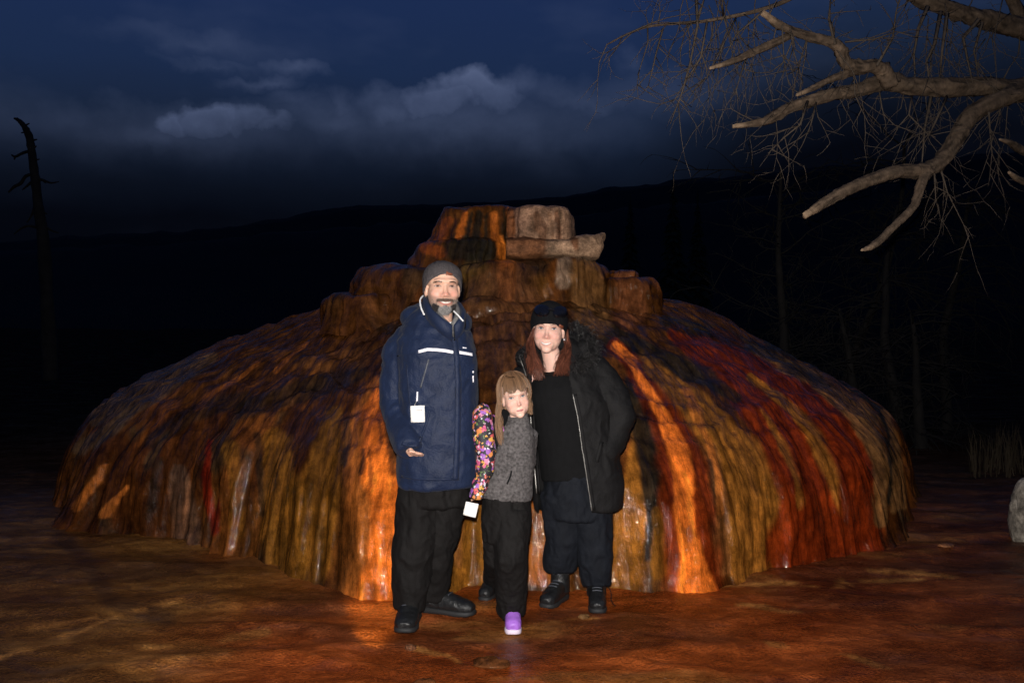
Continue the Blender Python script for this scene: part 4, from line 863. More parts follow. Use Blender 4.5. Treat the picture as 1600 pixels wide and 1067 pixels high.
def boot(root, A, d, L, w, hs, mt, sole_mt, name='boot', seed=0, lean=(0, 0), laces=True, toe_h=.055):
    """A: ankle point on the ground below the ankle, d: unit vector towards the toe"""
    z0 = gz(A[0], A[1]); d = Vector((d[0], d[1], 0)).normalized(); s = (d.y, -d.x, 0); a = Vector((A[0], A[1], z0))
    def P(t, z): return a + d * t + Vector((0, 0, z))
    b = .075 * L / .29; e = L - b
    foot = loft([(P(-b, .055), w * .62, .040), (P(-b * .6, .06), w * .85, .052), (P(0, .066), w * .86, .058), (P(e * .35, .06), w * .92, .050), (P(e * .65, .048), w * 1.0, .040), (P(e * .88, .042), w * .9, .034), (P(e, .036), w * .55, .022)], 20, s, 2.4)
    sh = loft([(P(-.01, .05), .052, .05), (P(-.012, .12), .05, .05), (P(-.015, hs), .056, .055), (P(-.015, hs + .02) + Vector((lean[0], lean[1], 0)), .05, .05)], 18, s)
    V, F = fuse([foot, sh], .005, 4); V = wrinkle(V, F, .0025, 30, seed); o = mesh_obj(name, V, F, mt); under(o, root)
    so = loft([(P(-b - .004, .016), w * .62, .017), (P(-b * .5, .016), w * .92, .018), (P(e * .3, .017), w * .90, .016), (P(e * .65, .016), w * 1.08, .017), (P(e * .9, .018), w * .95, .015), (P(e + .006, .022), w * .55, .010)], 20, s, 4)
    q = mesh_obj('sole', so[0], so[1], sole_mt); q.parent = o
    if laces:
        bv = bvh_of(V, F); parts = []
        for k in range(4):
            c = P(.035 + .022 * k - .01, .14 - .012 * k); l = []
            for m in range(7):
                t = (m / 6 - .5) * w * 1.1; h = bv.ray_cast(c + Vector(s) * t + Vector((0, 0, .12)) + d * .1, (Vector((0, 0, -1)) - d * .8).normalized())
                if h[0] is not None: l.append(h[0] + Vector((0, 0, .002)))
            if len(l) > 2: parts.append(tube(l, [.0028] * len(l), 5, 0, 0, 2))
        if parts: V2, F2 = join(parts); q = mesh_obj('laces', V2, F2, M_DGREY); q.parent = o
    return o
def hip_legs(hipc, hw, hd, legs):
    """trousers: pelvis + legs as closed shapes; legs = list of (points, radii)"""
    P = [loft([(Vector(hipc) + Vector((0, 0, .12)), hw * .94, hd * .95), (Vector(hipc), hw, hd), (Vector(hipc) - Vector((0, 0, .12)), hw * .98, hd * .95)], 22)]
    for pts, rad in legs: P.append(limb(pts, rad, 18))
    return P

# ---------------------------------------------------------------- the man
def man():
    Y = 4.82; root = empty('person', (-.44, Y, 0)); root['label'] = 'bearded man in navy parka and grey knit beanie, right hand at his pocket'; root['category'] = 'person'
    H = head_frame(696, 446.5, 4.66, 13, 1, 1, 1.12); nb = H @ Vector((0, -.01, -.075)); ch = Vector((-.365, 4.86, 1.44))
    rsh, rel, rwr = px2w(633, 534, 4.87), px2w(622, 630, 4.88), px2w(640, 702, 4.66)
    lsh, lel, lwr = px2w(718, 530, 4.88), px2w(724, 640, 4.93), px2w(736, 748, 4.88)
    rhip, rkn, ran = px2w(657, 770, 4.86), px2w(646, 862, 4.83), px2w(640, 948, 4.85)
    lhip, lkn, lan = px2w(697, 770, 4.88), px2w(682, 860, 4.90), px2w(674, 930, 4.98)
    body = head_parts(H, .070, 1.04, 1.1, 1.1) + [limb([nb + Vector((0, .02, .03)), nb.lerp(ch, .5), ch], [.055, .058, .075]),
        loft([(ch + Vector((0, 0, .02)), .12, .08), (ch - Vector((0, 0, .12)), .165, .105), (ch - Vector((.01, 0, .35)), .15, .10), (ch - Vector((.015, 0, .60)), .155, .11), (ch - Vector((.015, 0, .72)), .13, .10)], 20),
        limb([rsh, rel, rwr], [.058, .046, .030]), limb([lsh, lel, lwr], [.058, .046, .030]), limb([rhip, rkn, Vector((-.512, 4.855, .10)), Vector((-.512, 4.855, .05))], [.085, .058, .036, .034]), limb([lhip, lkn, Vector((-.405, 4.99, .10)), Vector((-.405, 4.99, .05))], [.085, .058, .036, .034])]
    # right hand: palm at the pocket edge, fingers curling into it, thumb along the cuff
    hp = px2w(645, 709, 4.62); body.append(limb([rwr, hp + Vector((-.012, .02, .002))], [(.026, .020), (.014, .030)]))
    for k, (fx, ln) in enumerate([(-.022, .056), (-.006, .060), (.010, .056), (.026, .046)]):
        b0 = hp + Vector((-.012, .004 + .017 * k, .004 - .006 * k)); body.append(limb([b0, b0 + Vector((ln * .5, -.010, .002)), b0 + Vector((ln * .85, .002, -.004)), b0 + Vector((ln, .022, -.008))], [.0088, .0085, .008, .007], 10))
    b0 = hp + Vector((-.02, .0, .006)); body.append(limb([b0, b0 + Vector((.012, -.016, .010)), b0 + Vector((.034, -.018, .006))], [.010, .009, .0075], 10))
    lp_ = lwr - Vector((0, 0, .05)); body.append(limb([lwr, lp_], [(.028, .02), (.034, .015)]))
    for k in range(4): b0 = lp_ + Vector((-.024 + .016 * k, 0, 0)); body.append(limb([b0, b0 - Vector((0, .008, .04)), b0 - Vector((0, -.004, .07 - .008 * abs(k - 1)))], [.0088, .008, .0065], 8))
    V, F, bv = finish_body(root, body, H, (.68, .405, .295), None, True, .6)
    # face
    for s in (-1, 1):
        face_patch(root, 'eye', H, bv, s * .032, lambda q: -.001 - .0015 * abs(q), .0135, .0034, .0028, eye_col((.06, .05, .045), True), .0012)
        face_line(root, 'eyelid', H, bv, [(s * .032 - .015, -.003), (s * .032 - .006, .002), (s * .032 + .005, .002), (s * .032 + .015, -.003)], [.0008, .0016, .0016, .0008], (.10, .045, .035))
        face_line(root, 'eyebrow', H, bv, [(s * .016, .0155), (s * .030, .0180), (s * .044, .0160), (s * .050, .0125)], [.0026, .0036, .0032, .0016], (.06, .038, .028))
    sm = lambda s: -.0735 + .0085 * s * s
    face_patch(root, 'lips', H, bv, .002, sm, .034, .0085, .0125, lambda s, t: (.40, .15, .12), .0022)
    face_patch(root, 'teeth', H, bv, .002, sm, .0275, .0040, .0056, lambda s, t: (.70, .64, .57) if abs((s * 7) % 1 - .5) < .42 else (.50, .43, .37), .0040)
    rr = random.Random(3); paths, cols = [], []; dn = H.to_3x3() @ Vector((0, .35, -1)); dn.normalize()
    while len(paths) < 2600:
        x, z = rr.uniform(-.066, .066), rr.uniform(-.132, -.048); a = abs(x)
        must = a < .036 and -.066 < z < -.056 - .1 * a + .002
        chin = z < -.090 + .55 * max(0, a - .02) and a < .05; side = a > .034 and z < -.058 - .0 * a and z > -.12 and rr.random() < .16; soul = a < .008 and z < -.084
        if not (must or chin or side or soul): continue
        hh = bv.ray_cast(H @ Vector((x, .3, z)), (H.to_3x3() @ Vector((0, -1, 0))).normalized())
        if hh[0] is None or (H.inverted() @ hh[0]).y < .012: continue
        p = hh[0]; l = .006 if side else (.013 if chin else .008); w = Vector((rr.gauss(0, .25), rr.gauss(0, .2), rr.gauss(0, .2)))
        dr = (dn + w + H.to_3x3() @ Vector((.6 * x / .05, .2, 0)) * .4).normalized(); paths.append([p - dr * .001, p + dr * l * .5, p + dr * l])
        if must: c = (.16, .10, .075)
        elif chin and .026 < a and z > -.115: c = (.035, .03, .03)
        elif side: c = (.17, .145, .13)
        else: c = (.30, .285, .275)
        f = rr.uniform(.4, 1.25) * (.45 if rr.random() < .25 else 1); cols.append(tuple(q * f for q in c))
    Vh, Fh, K = strands(paths, .0011, .0004, cols); under(mesh_obj('beard', Vh, Fh, M_HAIR, col=K), root)
    bo, bb = beanie(root, H, .070, lambda f, s: -.034 + .084 * f if f > 0 else -.034 + .02 * f, .016, M_KNIT, .013, seed=2)
    Vp, Fp = ribbon(bb, [(697, 426.5), (706, 429.5)], .019, .002, 5); q = mesh_obj('leather_patch', Vp, Fp, M_LEATH); q.parent = bo
    # white T-shirt at the neck
    under(mesh_obj('t_shirt', *fuse([loft([(px2w(697, 520, 4.85), .105, .105), (px2w(698, 509, 4.83), .085, .085), (px2w(698, 503, 4.83), .070, .068)], 22)], .006, 3), M_WHITE), root)
    # parka
    hood = [ellipsoid(px2w(676, 494, 4.95), (.135, .085, .062)), ellipsoid(px2w(646, 497, 4.90), (.055, .09, .05)), ellipsoid(px2w(722, 505, 4.90), (.04, .08, .045))]
    tors = loft([(px2w(686, 756, Y), .190, .150), (px2w(685, 730, Y), .197, .158), (px2w(684, 660, Y), .190, .155), (px2w(683, 590, Y), .190, .150), (px2w(682, 550, Y), .192, .142), (px2w(680, 523, Y + .02), .180, .120), (px2w(682, 506, Y + .03), .130, .10), (px2w(690, 494, Y + .02), .095, .088)], 28, (1, 0, 0), 2.3)
    arms = [limb([rsh + Vector((.07, .01, .035)), rsh + Vector((.025, .005, .01)), rsh + Vector((-.016, 0, -.06)), rsh.lerp(rel, .6) + Vector((-.006, -.01, 0)), rel + Vector((0, -.02, 0)), rel.lerp(rwr, .55), rwr + Vector((.0, -.005, .0))], [.06, .078, .090, .088, .084, .072, .056], 20),
            limb([lsh + Vector((-.02, 0, .02)), lsh + Vector((.006, 0, -.06)), lsh.lerp(lel, .6), lel, lel.lerp(lwr, .55), lwr + Vector((0, 0, .0))], [.070, .074, .070, .068, .060, .050], 20)]
    jo, jb = cloth(root, 'parka', [tors] + arms + hood, M_NAVY, .0062, 9, .014, 4.6, 11, (1.2, 1.2, 1.2), cut=[[(672, 480), (680, 497), (704, 522), (713, 502), (722, 484), (700, 478)]])
    # stand collar with grey lining and white cord
    def collar(name, pts, w, mt):
        l = []
        for (a, b, yy) in pts: l.append(px2w(a, b, yy))
        V, F = [], []
        for i, p in enumerate(l):
            t = (l[min(i + 1, len(l) - 1)] - l[max(i - 1, 0)]).normalized(); n = t.cross(Vector((0, 0, 1))).normalized()
            for a, b in ((0, -.5), (.018, -.5), (.022, .45), (.011, .55), (0, .45)): V.append(tuple(p + n * a + Vector((0, 0, b * w))))
        F = grid_faces(5, len(l)); F += [[4, 3, 2, 1, 0], [(len(l) - 1) * 5 + k for k in range(5)]]
        q = mesh_obj(name, V, F, mt); q.parent = jo; return q
    collar('collar', [(706, 521, 4.675), (690, 510, 4.68), (674, 496, 4.70), (661, 479, 4.75), (660, 474, 4.85), (680, 473, 4.93), (705, 474, 4.92), (722, 486, 4.84), (728, 497, 4.76), (724, 507, 4.70), (712, 520, 4.675)], .078, M_NAVY)
    collar('collar_lining', [(703, 517, 4.695), (691, 506, 4.70), (678, 494, 4.725), (669, 483, 4.78), (671, 475, 4.84), (684, 472, 4.90), (703, 473, 4.89), (716, 483, 4.83), (719, 494, 4.77), (716, 504, 4.72), (709, 516, 4.695)], .066, M_GREYLIN)
    for l in ([(661, 462, 4.78), (656.5, 469, 4.74), (658, 481, 4.70), (663, 492, 4.68)], [(709, 486, 4.70), (716, 493, 4.68), (724, 502, 4.67)]):
        q = mesh_obj('collar_cord', *tube([px2w(a, b, c) for a, b, c in l], [.0042] * len(l), 8, 0, 0, 5), M_WHITE); q.parent = jo
    def sew(name, pts, w, mt, th=.003, sub=8): q = mesh_obj(name, *ribbon(jb, pts, w, th, sub), mt); q.parent = jo; return q
    sew('reflective_stripe', [(654, 549.5), (668, 546), (682, 546.5), (696, 548), (709, 550.5)], .0145, M_REFL)
    sew('reflective_stripe', [(717, 550.5), (727, 552), (738, 554)], .0145, M_REFL)
    sew('logo', [(723, 543.2), (729, 543.8)], .005, M_REFL, .002, 4)
    sew('reflective_tab', [(739, 587), (739.5, 597)], .010, M_REFL, .003, 4); sew('reflective_tab', [(739, 579.5), (739.3, 582.5)], .008, M_REFL, .003, 3)
    sew('front_placket', [(709, 524), (714, 560), (716, 600), (715, 660), (713, 720), (712, 750)], .030, M_NAVY, .006, 6)
    sew('chest_zip', [(670, 561), (664, 582), (657, 606)], .009, M_DGREY, .003, 8)
    sew('zip_pull', [(652.5, 612), (651.5, 627)], .007, M_REFL, .005, 5)
    sew('cuff_tab', [(628, 692), (640, 697), (652, 696)], .016, M_NAVY, .006, 5); sew('yoke_seam', [(622, 556), (640, 553), (653, 551)], .006, M_NAVY, .004, 5); sew('hem_band', [(628, 744), (655, 748), (685, 749), (708, 748)], .012, M_NAVY, .005, 6); sew('side_seam', [(636, 570), (640, 620), (646, 660)], .006, M_NAVY, .004, 6)
    sew('pocket_flap', [(655, 690), (667, 660), (672, 640)], .012, M_NAVY, .006, 6)
    p, n = on_surf(jb, 653, 633); cd = mesh_obj('ticket', *card(p + Vector((0, -.022, 0)), .068, .080, .003, .03), M_PAPER); cd.parent = jo
    q = mesh_obj('ticket_wire', *tube([p + Vector((-.003, -.02, .022)), p + Vector((-.012, -.024, .008)), p + Vector((-.012, -.025, -.006))], [.0012] * 3, 5), M_STEEL); q.parent = jo
    pr_ = []
    for k in range(3): pr_.append(card(p + Vector((.0, -.0262, -.020 - .016 * k)), .046 - .012 * (k == 1), .004, .0012, .03, .001))
    Vq, Fq = join(pr_); q = mesh_obj('ticket_print', Vq, Fq, M_PRINT); q.parent = cd
    # trousers and boots
    cloth(root, 'trousers', hip_legs((-.372, Y + .015, .70), .150, .112, [([rhip + Vector((0, 0, .02)), rhip.lerp(rkn, .5), rkn, rkn.lerp(ran, .5), ran], [.104, .102, .094, .086, .074]), ([lhip + Vector((0, 0, .02)), lhip.lerp(lkn, .5), lkn, lkn.lerp(lan, .5), lan], [.100, .094, .083, .076, .068])]), M_TROUSER, .0065, 5, .015, 5.5, 31, (1.5, 1.5, .95))
    boot(root, (-.512, 4.855), (-.04, -1), .30, .056, .12, M_BOOT, M_SOLE, seed=1)
    boot(root, (-.405, 4.99), (.93, -.36), .30, .052, .11, M_BOOT, M_SOLE, seed=2)
man()

# ---------------------------------------------------------------- the woman
def woman():
    Y = 5.2; root = empty('person', (.34, Y, 0)); root['label'] = 'woman in open black hooded coat and black beanie with long auburn hair'; root['category'] = 'person'
    H = head_frame(855, 513.5, 5.05, -7, 3, 0, 1.09); nb = H @ Vector((0, -.012, -.075)); ch = px2w(868, 585, Y + .03)
    rsh, rel, rwr = px2w(832, 582, Y + .05), px2w(818, 655, Y + .06), px2w(814, 725, Y + .04)
    lsh, lel, lwr = px2w(934, 582, Y + .03), px2w(966, 652, Y + .02), px2w(946, 708, Y - .02)
    rhip, rkn, ran = px2w(876, 770, Y), px2w(880, 838, Y + .02), px2w(875, 888, Y + .07)
    lhip, lkn, lan = px2w(922, 770, Y), px2w(928, 838, Y - .0), px2w(932, 912, Y + .0)
    body = head_parts(H, .085, 1.05, 1.10, .88) + [limb([nb + Vector((0, .02, .03)), nb.lerp(ch, .55), ch], [.048, .050, .07]),
        loft([(ch + Vector((0, 0, .01)), .11, .075), (px2w(873, 620, Y + .02), .13, .105), (px2w(888, 690, Y + .02), .12, .10), (px2w(898, 750, Y + .02), .12, .10), (px2w(899, 780, Y + .02), .11, .09)], 20),
        limb([rsh, rel, rwr], [.052, .042, .028]), limb([lsh, lel, lwr], [.052, .042, .028]), limb([rhip, rkn, Vector((.26, 5.27, .16)), Vector((.26, 5.27, .06))], [.085, .056, .034, .032]), limb([lhip, lkn, Vector((.458, 5.2, .14)), Vector((.458, 5.2, .06))], [.085, .056, .034, .032])]
    for wr, dx in ((lwr, -1), (rwr, -.2)):
        hp = wr + Vector((dx * .05, .02, -.03)); body.append(limb([wr, hp], [(.024, .018), (.03, .014)]))
        for k in range(4): b0 = hp + Vector((0, 0, .018 - .012 * k)); body.append(limb([b0, b0 + Vector((dx * .04, -.006, -.01)), b0 + Vector((dx * .066, .008, -.02))], [.0078, .0074, .006], 8))
    V, F, bv = finish_body(root, body, H, (.74, .455, .365), None, False, .55)
    for s in (-1, 1):
        face_patch(root, 'eye', H, bv, s * .032, lambda q: 0.0, .0135, .0052, .0042, eye_col((.13, .16, .19)), .0016)
        face_line(root, 'eyelid', H, bv, [(s * .032 - .015, -.0005), (s * .032 - .006, .0055), (s * .032 + .006, .0055), (s * .032 + .015, -.0005)], [.0008, .0016, .0016, .0008], (.06, .03, .025))
        face_line(root, 'eyebrow', H, bv, [(s * .014, .0165), (s * .028, .0205), (s * .044, .0165)], [.0016, .002, .001], (.17, .085, .06))
    sm = lambda s: -.0745 + .009 * s * s
    face_patch(root, 'lips', H, bv, -.002, sm, .0295, .0075, .0100, lambda s, t: (.58, .27, .23), .0016)
    face_patch(root, 'teeth', H, bv, -.002, sm, .0250, .0044, .0052, lambda s, t: (.80, .76, .71), .0042)
    p = H @ Vector((.078, .0, -.050)); q = mesh_obj('earring', *ellipsoid(p + Vector((0, -.012, 0)), (.004, .004, .004), None, 10, 8), M_REFL); under(q, root)
    bo, bb = beanie(root, H, .088, lambda f, s: -.012 + .036 * f - .012 * (1 - abs(f)), .010, M_BKNIT, .016, seed=5)
    q = mesh_obj('leather_patch', *ribbon(bb, [(873.5, 508.5), (880, 512)], .018, .002, 4), M_LEATH); q.parent = bo
    # sunglasses pushed up on the beanie
    so = None
    for (a, b), w in (((847.5, 486.5), 1), ((875, 488.5), 1)):
        Vs, Fs = [], []; n, m = 26, 8; c0 = None
        for j in range(m):
            for i in range(n):
                an = 2 * math.pi * i / n; r = j / (m - 1); ex = math.copysign(abs(math.cos(an)) ** .7, math.cos(an)); ey = math.copysign(abs(math.sin(an)) ** .8, math.sin(an))
                p, nn = on_surf(bb, a + ex * 11.5 * r, b + ey * 8.5 * r, 5.0); Vs.append(tuple(p + nn * (.012 + .006 * (1 - r * r)) if j < m - 1 else p + nn * .004))
        o = mesh_obj('lens' if so else 'sunglasses', Vs, grid_faces(n, m), M_GLASS)
        if so is None: so = o; under(o, root)
        else: o.parent = so
    q = mesh_obj('bridge', *ribbon(bb, [(856, 486), (861, 484.5), (866, 487)], .006, .016, 4), M_GLASS); q.parent = so
    q = mesh_obj('temple_arm', *ribbon(bb, [(884, 487), (888, 490)], .006, .012, 3), M_GLASS); q.parent = so
    # hair falling from under the beanie on both sides
    rr = random.Random(9); paths, cols = [], []
    G = [[(836, 512, 5.17), (830, 530, 5.15), (835, 555, 5.08), (841, 578, 5.03), (841, 592, 5.02)], [(834, 512, 5.20), (827, 533, 5.18), (829, 558, 5.10), (835, 585, 5.03)], [(882, 520, 5.19), (885, 538, 5.18), (880, 558, 5.10), (874, 584, 5.03)], [(885, 515, 5.21), (888, 540, 5.18), (886, 562, 5.10), (880, 584, 5.03)]]
    gp = [0, 1.5, 3.0, 4.2]
    for g in range(4):
        for k in range(210):
            ph = rr.gauss(0, .8); fr = rr.uniform(1.5, 2.1); ox, oy = rr.gauss(0, 2.7), rr.gauss(0, .015); ln = rr.uniform(.72, 1.06); P = []
            for i in range(13):
                t = i / 12 * ln * (len(G[g]) - 1); a = min(int(t), len(G[g]) - 2); f = t - a; A, B = G[g][a], G[g][a + 1]; w = min(1, i / 4)
                P.append(px2w(A[0] + (B[0] - A[0]) * f + ox * (.3 + .9 * max(0, i - 3) / 9) + 5.0 * w * max(0, i - 2) / 10 * math.sin(fr * i * .42 + ph + gp[g]), A[1] + (B[1] - A[1]) * f, A[2] + (B[2] - A[2]) * f + oy + .006 * math.sin(ph + i * .6)))
            paths.append(P); c = rr.uniform(.3, 1.3) * (2.0 if rr.random() < .12 else 1); cols.append((.125 * c, .040 * c, .022 * c))
    Vh, Fh, K = strands(paths, .0019, .0008, cols); under(mesh_obj('hair', Vh, Fh, M_HAIR, col=K), root)
    # shirt
    under(mesh_obj('shirt', *fuse([loft([(px2w(893, 745, Y), .165, .135), (px2w(888, 700, Y), .165, .14), (px2w(878, 640, Y), .165, .148), (px2w(869, 605, Y), .165, .135), (px2w(864, 588, Y), .12, .105), (px2w(861, 578, Y - .01), .085, .085)], 26)], .0065, 5), M_SHIRT), root)
    # coat
    tors = loft([(px2w(904, 792, Y + .03), .228, .165), (px2w(903, 760, Y + .03), .238, .172), (px2w(895, 700, Y + .03), .230, .170), (px2w(887, 640, Y + .03), .225, .168), (px2w(877, 600, Y + .03), .222, .155), (px2w(874, 572, Y + .05), .205, .12), (px2w(868, 552, Y + .07), .14, .10), (px2w(866, 538, Y + .08), .10, .09)], 30, (1, 0, 0), 2.3)
    arms = [limb([rsh, rsh.lerp(rel, .4), rel, rwr], [.088, .085, .078, .062], 18), limb([lsh + Vector((-.09, .01, .045)), lsh + Vector((-.04, .005, .02)), lsh + Vector((.010, 0, -.05)), lsh.lerp(lel, .6) + Vector((.008, 0, 0)), lel, lel.lerp(lwr, .6), lwr + Vector((-.02, -.03, -.01))], [.06, .08, .094, .092, .086, .076, .066], 20)]
    hood = [ellipsoid(px2w(880, 545, Y + .13), (.15, .09, .085)), ellipsoid(px2w(916, 548, Y + .06), (.06, .08, .05)), ellipsoid(px2w(823, 558, Y + .07), (.05, .07, .05))]
    cutp = [(846, 540), (832, 580), (829, 640), (833, 700), (840, 770), (842, 800), (848, 812), (924, 812), (924, 797), (917, 750), (909, 700), (902, 650), (896, 620), (888, 585), (880, 545)]
    co, cb = cloth(root, 'coat', [tors] + arms + hood, M_COAT, .0065, 9, .014, 4.6, 41, (1.2, 1.2, 1.2), cut=[cutp], cut_y=Y + .05)
    for nm, l in (('zip', [(895, 616), (902.5, 650), (909.5, 700), (917.5, 750), (924.5, 797)]), ('zip', [(812, 556), (822, 585), (829, 640), (833, 700), (839, 770)])):
        q = mesh_obj(nm, *ribbon(cb, l, .0045, .005, 8), M_STEEL); q.parent = co
        q = mesh_obj('zip_tape', *ribbon(cb, [(a + 3.5, b) for a, b in l], .018, .004, 8), M_COAT); q.parent = co
    q = mesh_obj('pocket_welt', *ribbon(cb, [(940, 690), (932, 722)], .022, .006, 6), M_COAT); q.parent = co
    # fur along the hood edge
    paths, cols = [], []; fp = [(893, 508, 5.26), (908, 514, 5.24), (922, 526, 5.20), (930, 541, 5.15), (926, 556, 5.10), (912, 566, 5.07), (902, 574, 5.05)]; fl2 = [(826, 540, 5.20), (817, 550, 5.18), (812, 562, 5.14)]
    for path, cnt in ((fp, 1500), (fl2, 150)):
        for k in range(cnt):
            t = rr.random() * (len(path) - 1); a = min(int(t), len(path) - 2); f = t - a; A, B = path[a], path[a + 1]
            b = px2w(A[0] + (B[0] - A[0]) * f, A[1] + (B[1] - A[1]) * f, A[2] + (B[2] - A[2]) * f) + Vector((rr.gauss(0, .014), rr.gauss(0, .02), rr.gauss(0, .014)))
            d = Vector((rr.gauss(.15, .6), rr.gauss(-.35, .5), rr.gauss(.2, .6))).normalized(); l = rr.uniform(.022, .05) * (1 if cnt > 500 else .5)
            paths.append([b, b + d * l * .5, b + d * l + Vector((0, 0, -.010))]); c = rr.uniform(.5, 1.0) if rr.random() < .85 else 4.0; cols.append((.010 * c, .009 * c, .009 * c))
    Vh, Fh, K = strands(paths, .0017, .0004, cols); q = mesh_obj('fur_trim', Vh, Fh, M_HAIR, col=K); q.parent = co
    cloth(root, 'trousers', hip_legs(tuple(px2w(899, 772, Y)), .165, .125, [([rhip, rhip.lerp(rkn, .5), rkn, ran + Vector((0, 0, .03)), ran], [.100, .092, .086, .082, .078]), ([lhip, lhip.lerp(lkn, .5), lkn, lkn.lerp(lan, .55), lan], [.100, .096, .088, .082, .068])]), M_WTROUSER, .0065, 5, .015, 5.5, 51, (1.5, 1.5, 1.0))
    boot(root, (.26, 5.27), (-.45, -.9), .255, .047, .21, M_BOOT, M_SOLE, seed=4, lean=(.03, 0))
    boot(root, (.458, 5.2), (-.05, -1), .25, .047, .15, M_BOOT, M_SOLE, seed=5)
    # the loose grey boot tongue and laces
    p = px2w(884, 880, Y + .01); q = mesh_obj('boot_tongue', *fuse([loft([(p + Vector((-.004, 0, -.05)), .02, .009), (p, .026, .010), (p + Vector((.006, .01, .03)), .02, .008)], 14)], .004, 3), M_GREYLIN); under(q, root)
    q = mesh_obj('loose_lace', *tube([px2w(950, 915, 5.15), px2w(955, 926, 5.13), px2w(955, 938, 5.12), px2w(961, 946, 5.08)], [.0022] * 4, 5), M_SHIRT); under(q, root)
woman()

# ---------------------------------------------------------------- the girl
def girl():
    Y = 4.75; root = empty('person', (.0, Y, 0)); root['label'] = 'young girl with long brown hair in heather grey sweater and floral sleeved jacket'; root['category'] = 'person'
    H = head_frame(808.5, 621, 4.63, 8, -11, 0, .86); nb = H @ Vector((0, -.014, -.078)); ch = px2w(805, 680, Y + .01); hip = px2w(791, 776, Y + .01)
    rsh, rel, rwr = px2w(771, 668, Y + .02), px2w(762, 712, Y - .05), px2w(751, 752, Y - .10)
    lsh, lel, lwr = px2w(824, 676, Y + .04), px2w(822, 722, Y + .13), px2w(806, 752, Y + .17)
    fa, ba = gpt(801, 968), gpt(769, 925)
    fhip, fkn, fan = px2w(800, 800, Y - .0), px2w(798, 870, Y - .05), Vector((fa.x - .005, fa.y + .01, .07)); bhip, bkn, ban = px2w(780, 800, Y + .03), px2w(778, 868, Y + .05), Vector((ba.x + .01, ba.y, .09))
    body = head_parts(H, .088, 1.04, 1.1, .74) + [limb([nb + Vector((0, .02, .03)), nb.lerp(ch, .5), ch + Vector((0, 0, .02))], [.036, .036, .05]),
        loft([(ch + Vector((0, 0, .03)), .07, .05), (ch - Vector((.01, 0, .08)), .09, .068), (hip + Vector((0, 0, .06)), .095, .07), (hip - Vector((0, 0, .05)), .10, .075)], 18),
        limb([rsh, rel, rwr], [.034, .028, .02]), limb([lsh, lel, lwr], [.034, .028, .02]), limb([fhip, fkn, fan], [.058, .042, .03]), limb([bhip, bkn, ban], [.058, .042, .03])]
    for wr in (rwr, lwr):
        hp = wr + Vector((-.006, -.006, -.035)); body.append(limb([wr, hp], [(.018, .013), (.022, .011)]))
        for k in range(4): b0 = hp + Vector((-.015 + .010 * k, 0, 0)); body.append(limb([b0, b0 - Vector((0, .004, .022)), b0 - Vector((0, -.006, .042))], [.006, .0056, .0045], 8))
    V, F, bv = finish_body(root, body, H, (.75, .47, .375), None, False, .45)
    for s in (-1, 1):
        face_patch(root, 'eye', H, bv, s * .034, lambda q: 0.0, .0145, .0058, .0048, eye_col((.15, .18, .21)), .0018)
        face_line(root, 'eyelid', H, bv, [(s * .034 - .016, -.001), (s * .034 - .006, .006), (s * .034 + .006, .006), (s * .034 + .016, -.001)], [.0007, .0014, .0014, .0007], (.12, .06, .045))
        face_line(root, 'eyebrow', H, bv, [(s * .016, .017), (s * .03, .021), (s * .046, .017)], [.0009, .0012, .0006], (.42, .26, .19))
    face_patch(root, 'lips', H, bv, 0, lambda s: -.0735 + .002 * s * s, .0225, .0058, .0068, lambda s, t: (.46, .17, .16) if abs(t) > .15 else (.26, .08, .08), .0026)
    # hair: from the crown down over the skull, fringe at the front, long at the sides
    rr = random.Random(21); paths, cols = [], []
    for k in range(2500):
        a = rr.uniform(-math.pi, math.pi); fr = abs(a) < .85; a = a if fr else math.copysign(1.08 + (abs(a) - .85) / (math.pi - .85) * (math.pi - 1.08), a); n = 16; P = []; j = rr.uniform(.0, .016); wv = rr.uniform(0, 6.28); long_ = rr.uniform(.08, .19) if a < 0 else rr.uniform(.02, .07)
        if fr: long_ = 0
        lat = rr.uniform(.0, .5); fj = .07 - .5 * rr.random() ** 2 - .14 * max(0, math.sin(a * 9 + 1))
        for i in range(n):
            t = i / (n - 1)
            if fr:
                ph = lat * .4 + t * (1.44 + fj - .4 * lat); x, f, z = math.sin(a) * math.sin(ph), math.cos(a) * math.sin(ph), math.cos(ph); rx, ry, rz = .074 + .012 + j, .094 + .010 + j, .088 + .012 + j
                P.append(H @ Vector((x * rx, -.012 + f * ry, .033 + z * rz - (.012 * t * t))))
            else:
                s = t * 2.0
                if s < 1: ph = lat * .5 + s * (1.62 - lat * .5); drop = 0
                else: ph = 1.62; drop = (s - 1)
                x, f, z = math.sin(a) * math.sin(ph), math.cos(a) * math.sin(ph), math.cos(ph); rx, ry, rz = .074 + .012 + j, .094 + .008 + j, .088 + .012 + j
                p = H @ Vector((x * rx * (1 - .08 * drop), -.012 + f * ry + .012 * drop * (1 if a < 0 else 0), .033 + z * rz)); p = p + Vector((.013 * math.sin(wv * .25 + 7 * drop) * drop - (.010 * drop if a < 0 else 0), -.015 * drop + .006 * math.cos(wv + 4 * drop), -drop * (long_ + .055)))
                P.append(p)
        paths.append(P); c = rr.uniform(.4, 1.6); cols.append((.17 * c, .092 * c, .047 * c))
    Vh, Fh, K = strands(paths, .0018, .0008, cols)
    Ve, Fe = ellipsoid((0, -.014, .034), (.083, .1005, .0965), None, 40, 28); ok = [i for i, v in enumerate(Ve) if v[2] > .070 or v[1] < .0 and v[2] > -.01]; mp = {a: b for b, a in enumerate(ok)}; Fe = [[mp[i] for i in f] for f in Fe if all(i in mp for i in f)]
